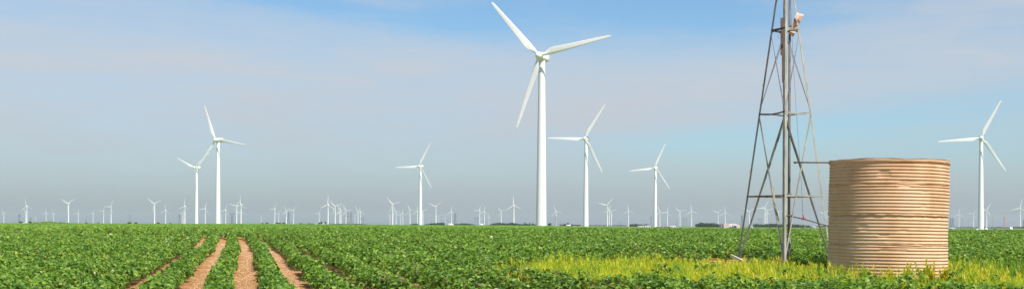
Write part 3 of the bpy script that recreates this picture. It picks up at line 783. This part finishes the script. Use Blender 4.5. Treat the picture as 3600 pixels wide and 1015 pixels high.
CL = [
 ('near the left frame edge', [(12, 747.5, -20), (92, 724, -7), (89, 745.5, -28), (124.5, 769, 10), (160.7, 747, 2), (187.3, 751, -17)]),
 ('between the left green mound and tall left pair', [(238.5, 714.5, 180), (274, 748, 15), (326, 749.5, 18), (362.5, 740.5, 30), (388.3, 725.7, 31), (541.5, 715.3, -52), (580.7, 737.6, -2), (639, 750, 35), (644.5, 748, 0), (648, 723.5, 6)]),
 ('between the towers of the tall left pair', [(720.2, 732.3, 20)]),
 ('close right of the tall left pair', [(778.6, 757, 38), (792.3, 737.6, 19), (830.2, 722.4, 42), (831, 746, -35), (845.2, 717.7, 0), (847, 743, 0)]),
 ('of the group right of that', [(918.3, 763.6, -8), (964.2, 732.7, 26), (979, 750.8, 35), (1005, 742, -17), (1006.5, 746.4, 25), (1030.7, 739.3, 45)]),
 ('around the three round trees', [(1121, 749.3, 27), (1152, 717.7, 5), (1177, 723.9, -44), (1193.5, 735, -26), (1198, 742.6, 0), (1215.5, 738.2, -28), (1248, 762.5, -25), (1257.4, 741.5, -28), (1266.2, 744.8, -5)]),
 ('just left of the lone medium turbine', [(1370.5, 757, -45), (1379, 716.2, -42), (1391.4, 743.3, -24), (1407, 753.7, 40), (1415.4, 749.3, 0), (1440, 737.1, -23), (1466.8, 741.5, 0)]),
 ('between the lone medium and largest turbines', [(1486, 742, 62), (1531, 725, 55), (1542, 760.3, 52), (1564.4, 762.5, -12), (1586.4, 743.3, 2), (1685, 738.2, 23), (1691, 767, -30), (1702, 742, 8), (1718, 761.4, 0), (1761.2, 741.5, -42), (1805.7, 720, -2)]),
 ('from the largest turbine to the next tall one', [(1913, 745, 62), (1954, 741.5, -17)]),
 ('between the tall and medium turbines right of centre', [(2134.8, 720, 42), (2141.4, 740.4, 18), (2149, 743.3, 62), (2208.6, 739.3, -5)]),
 ('between the last medium turbine and the windmill', [(2319.5, 743.7, -17), (2345.7, 744.2, 14), (2390, 742.6, -48), (2431.2, 741.1, -6), (2523.9, 746, 52), (2549.2, 746, -3)]),
 ('seen through the windmill tower legs', [(2634, 743.3, 60), (2688.5, 730, 26), (2696, 739, 74), (2737, 745, 75), (2900.5, 749.3, 42)]),
 ('right of the tan tank', [(3371.3, 752.9, 6), (3422, 750.9, 35), (3469, 736.9, 33), (3586.7, 729.2, 13)]),
]
WORDS = {1: 'one', 2: 'two', 4: 'four', 5: 'five', 6: 'six', 7: 'seven', 9: 'nine', 10: 'ten', 11: 'eleven'}
for ph, lst in CL:
    lst = sorted(lst)
    for k, (x, y, th) in enumerate(lst):
        if len(lst) == 1: lab = 'single small turbine ' + ph
        elif k == 0: lab = 'small turbine, leftmost of ' + WORDS[len(lst)] + ' ' + ph
        elif k == len(lst) - 1: lab = 'small turbine, rightmost of ' + WORDS[len(lst)] + ' ' + ph
        else: lab = 'small turbine, ' + ORD[k] + ' from left of ' + WORDS[len(lst)] + ' ' + ph
        lab = lab.replace('of six of the group right of that', 'of six midway from the left pair to the round trees')
        turbine(x, y, th, lab, G2, yaw=YAW + random.uniform(-6, 6))

# ------------------------------------------------------------------ pylons and poles
def pylon_mesh(kind):
    m = MB(); w = .42
    if kind == 'lattice':
        Ht = 40.
        def cor(z):
            r = 4.2 - 3.0 * min(z / 26., 1) if z < 26 else 1.2
            return [Vector((sx_ * r, sy * r, z)) for sx_ in (-1, 1) for sy in (-1, 1)]
        zs = [0, 7, 13, 18, 22, 26, 30, 34, 38]
        for a, b in zip(zs, zs[1:]):
            A, B = cor(a), cor(b)
            for i in range(4): m.bar(A[i], B[i], w, w)
            for i, j in ((0, 1), (2, 3), (0, 2), (1, 3)): m.bar(A[i], B[j], w * .6, w * .6); m.bar(A[j], B[i], w * .6, w * .6); m.bar(B[i], B[j], w * .6, w * .6)
        for z, L in ((26, 9), (31, 7.5), (36, 6)):
            for s in (-1, 1): m.bar((0, 0, z), (s * L, 0, z + .3), w * 1.2, w); m.bar((0, 0, z + 2), (s * L, 0, z + .3), w * .8, w * .8)
        m.bar((0, 0, 38), (0, 0, 41), w, w)
    elif kind == 'waist':
        def cor(z): r = 4.6 - 3.4 * z / 24.; return [Vector((sx_ * r, sy * r * .8, z)) for sx_ in (-1, 1) for sy in (-1, 1)]
        zs = [0, 8, 14, 19, 24]
        for a, b in zip(zs, zs[1:]):
            A, B = cor(a), cor(b)
            for i in range(4): m.bar(A[i], B[i], w, w)
            for i, j in ((0, 1), (2, 3), (0, 2), (1, 3)): m.bar(A[i], B[j], w * .6, w * .6); m.bar(A[j], B[i], w * .6, w * .6)
        for s in (-1, 1):
            for q in (-1, 1):
                m.bar((s * 1.2, q, 24), (s * 6.5, q * .6, 36), w, w); m.bar((s * .3, q, 24), (s * 4.5, q * .6, 36), w * .8, w * .8)
            for k in range(4): z = 26 + 2.8 * k; m.bar((s * (1 + (z - 24) * .36), 0, z), (s * (1.9 + (z - 22) * .42), 0, z + 2), w * .6, w * .6)
            m.bar((s * 6, 0, 36), (s * 8, 0, 41), w, w); m.bar((s * 6, 0, 36), (s * 11, 0, 37), w, w); m.bar((s * 6.5, 0, 38), (s * 11, 0, 37), w * .7, w * .7)
        m.bar((-6.5, 0, 36), (6.5, 0, 36), w, w); m.bar((-6.5, 0, 37.6), (6.5, 0, 37.6), w, w)
    elif kind == 'hframe':
        for s in (-1, 1): m.bar((s * 4.5, 0, 0), (s * 4.5, 0, 28), .7, .7)
        m.bar((-9, 0, 25), (9, 0, 25), .6, .6); m.bar((-9, 0, 26.5), (9, 0, 26.5), .3, .3)
        m.bar((-4.5, 0, 14), (4.5, 0, 24), .35, .35); m.bar((4.5, 0, 14), (-4.5, 0, 24), .35, .35)
        for x in (-8, 0, 8): m.bar((x, 0, 25), (x, 0, 23), .3, .3)
    return m.mesh('pylon', M['pylon'])
PM = {k: pylon_mesh(k) for k in ('lattice', 'waist', 'hframe')}
PH = {'lattice': 41., 'waist': 41., 'hframe': 28.}
PG = 'far transmission pylons on the horizon'
def pylon(px, top, kind, label, mat=None):
    d = PH[kind] * F / (horizon(px) - top + 2)
    p = at(px, top, d); g = gz(p.x, p.y)
    me = PM[kind]
    if mat: me = me.copy(); me.materials.clear(); me.materials.append(mat)
    o = link('transmission_pylon', me); o.location = (p.x, p.y, g - .3); o.scale = (1, 1, (p.z - g) / PH[kind]); o.rotation_euler = (0, 0, random.uniform(-.4, .4))
    tag(o, label, 'pylon', PG)
for a in [
 (68, 749, 'lattice', 'faint grey lattice pylon left of the second turbine near the left edge'),
 (108, 761, 'lattice', 'small leaning grey pylon over the dark bush near the left edge'),
 (456, 750, 'waist', 'grey pylon with V shaped head standing alone over a round bush at left'),
 (631, 747, 'lattice', 'grey pylon behind the turbine cluster left of the tall left pair'),
 (816, 745, 'waist', 'grey pylon with V shaped head right beside the tall left turbine'),
 (303, 767, 'lattice', 'very faint small pylon left of the bush at left'),
 (1014, 741, 'lattice', 'grey pylon standing between two turbines left of the three round trees'),
 (1222, 742, 'lattice', 'left one of two tall grey pylons standing side by side'),
 (1234, 742, 'lattice', 'right one of two tall grey pylons standing side by side'),
 (1273, 763, 'hframe', 'small grey H shaped pylon right of the two tall pylons'),
 (1312, 777, 'lattice', 'tiny lone pylon midway between the two tall pylons and the lone turbine'),
 (1600, 745, 'lattice', 'tall grey pylon right of the pale mound at centre'),
 (1675, 762, 'hframe', 'grey H shaped pylon left of the white mound at centre'),
 (1954, 757, 'lattice', 'grey pylon standing under a small turbine right of the green box'),
 (1976, 777, 'lattice', 'tiny pylon left of the white tank on the field edge'),
 (2179, 777, 'hframe', 'tiny H shaped pylon in the gap right of three small turbines'),
 (2289, 754, 'lattice', 'grey pylon just left of the medium turbine above the white sheds'),
 (2378, 778, 'lattice', 'tiny pylon above the white shed right of the medium turbine'),
 (2408, 765, 'hframe', 'grey H shaped pylon between two small turbines left of the wood'),
 (2569, 777, 'lattice', 'tiny pylon standing behind the roof of the pale plant building'),
 (2608.7, 753, 'lattice', 'grey pylon between the pale plant building and the windmill leg'),
 (2671, 766, 'hframe', 'grey H shaped pylon seen inside the windmill tower legs'),
 (3342, 763, 'lattice', 'grey pylon touching the right edge of the tan tank'),
 (3350, 763, 'lattice', 'thin grey pylon second from the right edge of the tan tank'),
 (3599, 772, 'lattice', 'grey pylon cut by the right frame edge')]: pylon(*a)
pylon(3532, 753, 'lattice', 'red and white lattice mast right of the tall right turbine', M['pylon_red'])
def pole(px, top, Hh, label, arm=True, mat='galv_pale', r=.16):
    d = Hh * F / (horizon(px) - top + 8); 
    for _ in range(8):
        p = at(px, top, d); g = gz(p.x, p.y); d *= Hh / (p.z - g)
    p = at(px, top, d); g = gz(p.x, p.y)
    m = MB(); m.tube([(0, 0, -.4), (0, 0, Hh)], [r, r * .7], 8)
    if arm: m.bar((-1.3, 0, Hh - .8), (1.3, 0, Hh - .8), .14, .14); [m.tube([(x, 0, Hh - .75), (x, 0, Hh - .45)], .07, 6) for x in (-1.2, 0, 1.2)]
    o = m.build('utility_pole', M[mat]); o.location = (p.x, p.y, g); tag(o, label, 'utility pole', 'poles beyond the field'); return p
pole(3384, 764, 12, 'pale utility pole nearest the right side of the tan tank')
pole(3405, 768, 12, 'slim greenish pole just left of the tall right turbine')
pole(3490, 760, 12, 'pale utility pole just right of the tall right turbine')
pole(3393, 794, 5, 'short pale stub post between two poles right of the tank', False)
pole(3597, 770, 12, 'dark utility pole at the right frame edge', True, 'iron')
pole(2474, 781, 8, 'short white post standing before the dark wood left of the plant', False, 'white', .3)
pole(1646, 781, 8, 'short white post before the far wood left of the white mound', False, 'white', .25)
pole(2830, 781, 8, 'short white post before the wood seen right of the windmill pole', False, 'white', .25)
def wire(pts, label):
    m = MB(); m.tube(pts, .09, 5); c = m.v[0]; o = m.build('power_line', M['white']); tag(o, label, 'power line', 'power lines at the right')
wire([at(3120, 764, 1400), at(3337, 760.5, 1300), at(3500, 761.5, 1200), at(3600, 757, 1150), at(3800, 744, 1080)], 'lower pale sagging power line crossing behind the tall right turbine')
wire([at(3150, 756, 1500), at(3340, 751, 1400), at(3500, 750, 1300), at(3600, 745.5, 1200), at(3800, 736, 1150)], 'upper pale sagging power line crossing behind the tall right turbine')

# ------------------------------------------------------------------ far trees and woods
def crown_leaves(L, c, rx, ry, rz, n, s):
    v = rng.normal(0, 1, (n, 3)); v /= np.linalg.norm(v, axis=1, keepdims=True)
    rad = rng.uniform(.55, 1.0, n) ** .5
    lump = 1 + .22 * np.sin(v[:, 0] * 5 + c[0]) * np.sin(v[:, 2] * 6 + c[1]) + .12 * np.sin(v[:, 1] * 9)
    P = np.array(c)[None] + v * np.array([[rx, ry, rz]]) * (rad * lump)[:, None]
    L.add(P, v + rng.normal(0, .6, (n, 3)), s * rng.uniform(.6, 1.4, n), np.clip(.5 + rng.normal(0, .22, n), 0, 1))
def far_tree(px, top, wpx, d, label, name='far_tree'):
    p = at(px, top, d); g = gz(p.x, p.y); H = p.z - g; w = wpx / F * d / 2
    t = empty(name, (p.x, p.y, g)); tag(t, label, 'tree', 'trees and bushes on the horizon')
    m = MB(); m.tube([(0, 0, -.3), (.05 * w, 0, H * .4), (0, 0, H * .75)], [H * .05, H * .035, H * .01], 8)
    m.tube([(.03 * w, 0, H * .3), (w * .45, 0, H * .6)], [H * .025, H * .008], 6); m.tube([(0, 0, H * .28), (-w * .45, w * .2, H * .55)], [H * .025, H * .008], 6)
    m.build('trunk', M['bark'], t, True)
    L = Leaves()
    for k in range(7):
        a = random.uniform(0, 6.28); r_ = random.uniform(.1, .5)
        crown_leaves(L, (math.cos(a) * w * r_, math.sin(a) * w * r_, H * random.uniform(.42, .72)), w * .55, w * .55, H * .30, 90, w * .16)
    link('crown', L.mesh('crown', M['tree']), t)
def bush(px, top, wpx, d, label): far_tree(px, top, wpx, d, label, 'far_bush')
far_tree(1123, 780, 8, 2600, 'leftmost and smallest of three round dark trees beside the small white house')
far_tree(1130.5, 777, 9, 2600, 'middle one of three round dark trees beside the small white house')
far_tree(1143, 777, 9, 2600, 'rightmost of three round dark trees beside the small white house')
far_tree(1845, 780, 7, 2400, 'single dark tree sticking up left of the two trees by the largest tower')
far_tree(1863, 781, 7, 2400, 'dark tree between the single tree and the largest turbine tower')
far_tree(1873, 782, 8, 2400, 'dark tree nearest the left side of the largest turbine tower')
far_tree(1996, 782, 11, 1500, 'dark tree rising behind the white tank on the field edge')
far_tree(1985, 785, 9, 1500, 'low dark tree left of the white tank on the field edge')
far_tree(2560, 787, 6, 1700, 'small tree standing before the left wall of the pale plant building')
bush(74, 777, 16, 2000, 'round grey green bush left of the thick far turbine near left edge')
bush(105, 776, 14, 2000, 'round grey green bush right of the thick far turbine near left edge')
bush(456, 779, 15, 2200, 'round bush standing under the lone V headed pylon')
bush(478, 780, 14, 2200, 'round bush just right of the bush under the lone pylon')
bush(557, 780, 12, 2400, 'low bush between two small turbines left of the tall left pair')
bush(600, 783, 9, 2400, 'smallest low bush left of the tall left pair')
bush(923, 782, 9, 2600, 'low bush beside the faintest far turbine right of the left pair')
bush(938, 781, 13, 2600, 'rounded bush left of the brown clump at left centre')
bush(998, 781, 14, 2600, 'dark bush left of the pylon between two small turbines')
bush(1160, 783, 6, 2600, 'tiny bush right of the three round trees')
bush(346, 780, 6, 2400, 'tiny bush between two small turbines at left')
bush(304, 781, 9, 2400, 'low bush under the faint pylon at left')
def wood(x0, x1, tops, d, label, dens=1.0, name='far_wood'):
    L = Leaves(); c0 = at((x0 + x1) / 2, 790, d); g0 = gz(c0.x, c0.y)
    wpx = (x1 - x0); n = max(6, int(wpx * .55 * dens))
    for k in range(n):
        px = x0 + wpx * (k + random.uniform(.1, .9)) / n; tp = np.interp(px, np.linspace(x0, x1, len(tops)), tops) + random.uniform(-.8, 2.0)
        dd_ = d + random.uniform(-40, 60); p = at(px, tp, dd_); g = gz(p.x, p.y); H = max(p.z - g, 1.5)
        w = H * random.uniform(.55, .9)
        crown_leaves(L, (p.x - c0.x, p.y - c0.y, g - g0 + H * .5), w, w, H * .5, 110, H * .18)
    o = link(name, L.mesh(name, M['tree'])); o.location = (c0.x, c0.y, g0); tag(o, label, 'wood', kind='stuff')
wood(118, 128, [785, 783, 785], 2400, 'low scrub left of the green mound')
wood(208, 250, [781, 780, 782, 781, 784], 2400, 'low brown grey scrub under the large Y shaped far turbine')
wood(250, 330, [784, 783, 785, 784], 2600, 'thin line of scrub between far turbines at left')
wood(963, 985, [782, 780, 781], 2400, 'brownish clump of trees at left centre')
wood(1040, 1075, [785, 784, 785], 2800, 'thin scrub line left of the small farmhouse')
wood(1083, 1110, [784, 785], 2600, 'low dark scrub beside the small farmhouse')
wood(1165, 1290, [786, 785, 786, 785, 787], 3000, 'thin far line of trees right of the three round trees')
wood(1442, 1472, [786, 785, 786], 2600, 'dark far wood left of the lone medium turbine')
wood(1490, 1558, [788, 786, 784, 783, 782, 783], 2400, 'dark far wood right of the lone medium turbine')
wood(1553, 1559, [781.5, 782], 2400, 'taller clump at the right end of a dark far wood')
wood(1593, 1670, [785, 786, 784, 783, 785, 788], 2800, 'long dark far wood left of the white mound at centre')
wood(1718, 1806, [789, 784, 781.5, 783, 784, 781], 2500, 'long dark far wood left of the big centre gap tree line')
wood(1806, 1884, [783, 785, 786, 785, 788, 786], 2500, 'dark far wood ending at the largest turbine tower')
wood(1970, 2040, [787, 787, 789, 788], 2600, 'low far wood behind the white tank')
wood(2048, 2200, [790, 790, 790.5, 790], 4200, 'very thin far tree line right of the second tall turbine')
wood(2216, 2257, [786, 785, 787, 788], 2000, 'dark compact wood above the white sheds')
wood(2265, 2284, [787, 788, 789], 2000, 'small dark wood behind the second white shed')
wood(2449, 2534, [787, 782, 784, 783, 786, 788], 1900, 'dark far wood left of the pale plant building')
wood(2654, 2850, [786, 788, 786, 786, 788, 787, 788, 790, 793], 2200, 'long dark far wood seen through the windmill legs')
wood(2870, 2915, [793, 792, 793], 3500, 'thin far tree line left of the tan tank')
wood(3344, 3640, [798, 797, 797, 797, 797.5, 796.5, 798, 796, 795.5, 796], 3200, 'dark far tree line right of the tan tank')

# ------------------------------------------------------------------ far buildings and other things beyond the field
def placed(px, base, d):
    p = at(px, base, d); return p.x, p.y, gz(p.x, p.y)
def shed(px, top, wpx, d, label, name='shed', wall='wallwhite', roof='wallwhite', ry=0., deep=12., openings=0, group='sheds beyond the field'):
    p = at(px, top, d); g = gz(p.x, p.y); H = p.z - g; w = wpx / F * d
    t = empty(name, (p.x, p.y, g), ry); tag(t, label, 'building', group)
    m = MB(); e = H * .72; m.box((0, 0, e / 2 - .2), (w / 2, deep / 2, e / 2 + .2)); m.build('wall', M[wall], t)
    m = MB(); o_ = .25
    vs = [(-w / 2 - o_, -deep / 2 - o_, e), (w / 2 + o_, -deep / 2 - o_, e), (w / 2 + o_, deep / 2 + o_, e), (-w / 2 - o_, deep / 2 + o_, e), (-w / 2 - o_ + H * .3, 0, H), (w / 2 + o_ - H * .3, 0, H)]
    m.add(vs, [(0, 1, 5, 4), (2, 3, 4, 5), (0, 4, 3), (1, 2, 5), (3, 2, 1, 0)]); m.build('roof', M[roof], t)
    for k in range(openings):
        m = MB(); x = -w / 2 + w * (k + .5) / openings; m.box((x, -deep / 2 - .03, e * .35), (min(w / openings * .14, 1.3), .06, e * .34)); m.build('door', M['dark'], t)
shed(1138, 784, 7, 2500, 'tiny white house between the round trees', 'far_house', openings=1)
shed(1109, 785, 5, 2500, 'tiny white house left of the three round trees', 'far_house', openings=1)
shed(2252, 793, 19, 1100, 'long low white shed, left of the two under the dark wood', openings=2)
shed(2275, 791.5, 20, 1100, 'long low white shed, right of the two under the dark wood', openings=2)
shed(2317, 795, 14, 1000, 'low brown roofed shed touching the right of the medium turbine tower', wall='wall', roof='roofred', openings=1)
shed(2345, 795.5, 13, 1000, 'low reddish shed left of the rightmost white shed', wall='roofred', roof='roofred')
shed(2364, 792.5, 21, 1000, 'bright white low shed with dark left end right of the medium turbine', openings=2)
shed(2638, 794, 10, 1400, 'small white shed between the left windmill legs', openings=1)
shed(3344.5, 799, 9, 800, 'small white shed at the right edge of the tan tank', openings=1)
shed(2861, 795, 10, 1700, 'tiny white shed right of the long wood by the tank', openings=1)
shed(2875, 797, 6, 1700, 'tiniest white shed just left of the tan tank', openings=1)
shed(84, 781.5, 6, 1800, 'tiny white house at the foot of the thick far left turbine', 'far_house', openings=1)
shed(964, 783, 8, 2300, 'tiny pale house before the brownish clump of trees', 'far_house', wall='wall', openings=1)
def plant():
    d = 1300.; x, y, g = placed(2563, 799, d); k = d / F
    t = empty('plant_building', (x, y, g)); tag(t, 'pale pinkish processing plant of several joined blocks left of the windmill', 'building')
    def blk(px0, px1, top, dy, mat, name='wall', dep=9.):
        xa = (px0 - 2563) * k; xb = (px1 - 2563) * k; H = at(2563, top, d).z - g
        m = MB(); m.box(((xa + xb) / 2, dy, H / 2 - .2), ((xb - xa) / 2, dep, H / 2 + .2)); m.build(name, M[mat], t); return xa, xb, H
    blk(2533, 2541, 791, 4, 'wall'); xa, xb, H = blk(2539, 2558, 786, 0, 'wall'); blk(2558, 2572, 785, 1.5, 'wallwhite'); blk(2572, 2585, 785.5, .7, 'wallwhite'); blk(2585, 2597, 788.5, 2.2, 'wall'); blk(2546, 2556, 784.6, 2, 'roofgrey', 'roof_house', 4)
    for px0, px1, tp in ((2561, 2565, 795), (2567.5, 2571.5, 795.5), (2574, 2584, 792)):
        xa = (px0 - 2563) * k; xb = (px1 - 2563) * k; Hh = at(2563, tp, d).z - g
        m = MB(); m.box(((xa + xb) / 2, -8.6 if px0 > 2573 else -7.8, Hh / 2), ((xb - xa) / 2, .35, Hh / 2)); m.build('door', M['dark'], t)
    for px, tp in ((2544, 783), (2577, 783)):
        m = MB(); m.tube([((px - 2563) * k, 3, 2), ((px - 2563) * k, 3, at(2563, tp, d).z - g)], .35, 8); m.build('vent_pipe', M['roofgrey'], t)
plant()
def mound(px, top, wpx, d, label, mat, name='cotton_module'):
    p = at(px, top, d); g = gz(p.x, p.y); H = p.z - g; w = wpx / F * d / 2
    m = MB(); n = 14; nr_ = 6
    for i in range(nr_ + 1):
        s = i / nr_
        for k in range(n):
            a = 2 * math.pi * k / n; r_ = math.cos(s * math.pi / 2) ** .6; j = 1 + random.uniform(-.07, .07)
            m.v.append((math.cos(a) * w * r_ * j, math.sin(a) * w * .5 * r_ * j, H * math.sin(s * math.pi / 2) * (1 + random.uniform(-.05, .05))))
    for i in range(nr_):
        for k in range(n): m.f.append((i * n + k, i * n + (k + 1) % n, (i + 1) * n + (k + 1) % n, (i + 1) * n + k))
    o = m.build(name, M[mat]); o.location = (p.x, p.y, g); tag(o, label, 'mound', 'pale mounds beyond the field')
mound(1584, 785, 24, 1500, 'pale pinkish covered mound under a small turbine left of centre', 'soilmound', 'covered_mound')
mound(1692, 785.5, 17, 1500, 'white covered mound at the foot of two small turbines', 'wallwhite', 'covered_mound')
mound(3467, 800, 13, 780, 'white mound at the right foot of the tall right turbine', 'wallwhite', 'covered_mound')
mound(3436, 803, 12, 780, 'pinkish low mound at the left foot of the tall right turbine', 'soilmound', 'covered_mound')
# transformer box by the largest turbine
x, y, g = placed(1933.5, 794, 452.)
t = empty('transformer_box', (x, y, g)); tag(t, 'dark green ribbed transformer box just right of the largest turbine', 'transformer')
m = MB(); m.box((0, 0, .72), (.55, .6, .88)); m.box((0, 0, 1.62), (.6, .65, .03)); m.build('cabinet', M['greenbox'], t)
m = MB()
for k in range(5): m.box((-.78 + k * .06, -.1, .7), (.012, .5, .7))
m.box((-.66, -.1, .7), (.10, .42, .6)); m.build('cooling_fins', M['greenbox'], t)
m = MB(); m.box((-.25, -.62, .75), (.24, .02, .68)); m.build('door', M['greenbox'], t); m = MB(); m.box((.27, -.62, .75), (.24, .02, .68)); m.build('door', M['greenbox'], t)
# horizontal fuel tank
p = at(1998, 788.5, 800.); g = gz(p.x, p.y); Hh = p.z - g
t = empty('fuel_tank', (p.x, p.y, g)); tag(t, 'white horizontal cylinder tank on legs right of the green box', 'tank')
m = MB(); m.tube([(-1.65, 0, Hh - .62), (-1.5, 0, Hh - .62), (1.5, 0, Hh - .62), (1.65, 0, Hh - .62)], [.4, .62, .62, .4], 18); m.build('tank_body', M['wallwhite'], t, True)
for s in (-1, 1): m = MB(); m.box((s * 1.1, 0, (Hh - 1.2) / 2), (.12, .5, (Hh - 1.2) / 2 + .1)); m.build('leg', M['red_base'], t)
mound(2020, 793, 4, 800, 'tiny white bale right of the horizontal white tank', 'wallwhite', 'bale')
# dark parked vehicle and white dish at right
p = at(3500, 803, 800.); g = gz(p.x, p.y)
t = empty('parked_truck', (p.x, p.y, g)); tag(t, 'dark low farm truck parked right of the tall right turbine', 'truck')
m = MB(); m.box((0, 0, .75), (2.0, .9, .3)); m.box((-.1, 0, 1.3), (.8, .8, .28)); m.build('body', M['dark'], t)
for sx_ in (-1.3, 1.3):
    for sy in (-.85, .85):
        m = MB(); m.lathe([(.02, -.1), (.36, -.1), (.36, .1), (.02, .1)], 14, 'y', (sx_, sy, .36)); m.build('wheel', M['iron'], t)
p = at(3554, 798, 900.); g = gz(p.x, p.y)
t = empty('satellite_dish', (p.x, p.y, g)); tag(t, 'tilted white dish beyond the field near the right frame edge', 'dish')
m = MB(); m.lathe([(.02, 0), (.5, .06), (.95, .22), (1.2, .4), (1.16, .42), (.5, .12), (.02, .06)], 22, 'z'); o = m.build('reflector', M['wallwhite'], t, True)
o.location = (0, -.2, 1.9); o.rotation_euler = (R(60), 0, R(20))
m = MB(); m.tube([(0, 0, -.2), (0, 0, 1.9)], .12, 8); m.build('mast', M['galv'], t)

# ------------------------------------------------------------------ haze
m = MB(); m.box((0, 6000, 75), (13500, 10500, 77))
hm, hnt, hout = new_mat('haze_air')
pv = N(hnt, 'ShaderNodeVolumePrincipled'); pv.inputs['Density'].default_value = 4.6e-5; pv.inputs['Color'].default_value = (.70, .755, .83, 1); pv.inputs['Anisotropy'].default_value = .1
hnt.links.new(pv.outputs[0], hout.inputs['Volume'])
o = m.build('haze', hm); tag(o, 'thin grey air haze over the distant farmland', 'haze', kind='stuff')

# ------------------------------------------------------------------ render settings
S.view_settings.view_transform = 'Standard'; S.view_settings.look = 'None'; S.view_settings.gamma = 1; S.view_settings.exposure = .5
S.render.engine = 'CYCLES'
cy = S.cycles
cy.max_bounces = 5; cy.diffuse_bounces = 2; cy.glossy_bounces = 2; cy.transmission_bounces = 2; cy.volume_bounces = 1; cy.transparent_max_bounces = 6
cy.use_denoising = True
cy.sample_clamp_indirect = 8
print('objects', len(bpy.data.objects), 'crop faces', len(bpy.data.meshes['cotton_crop'].polygons))
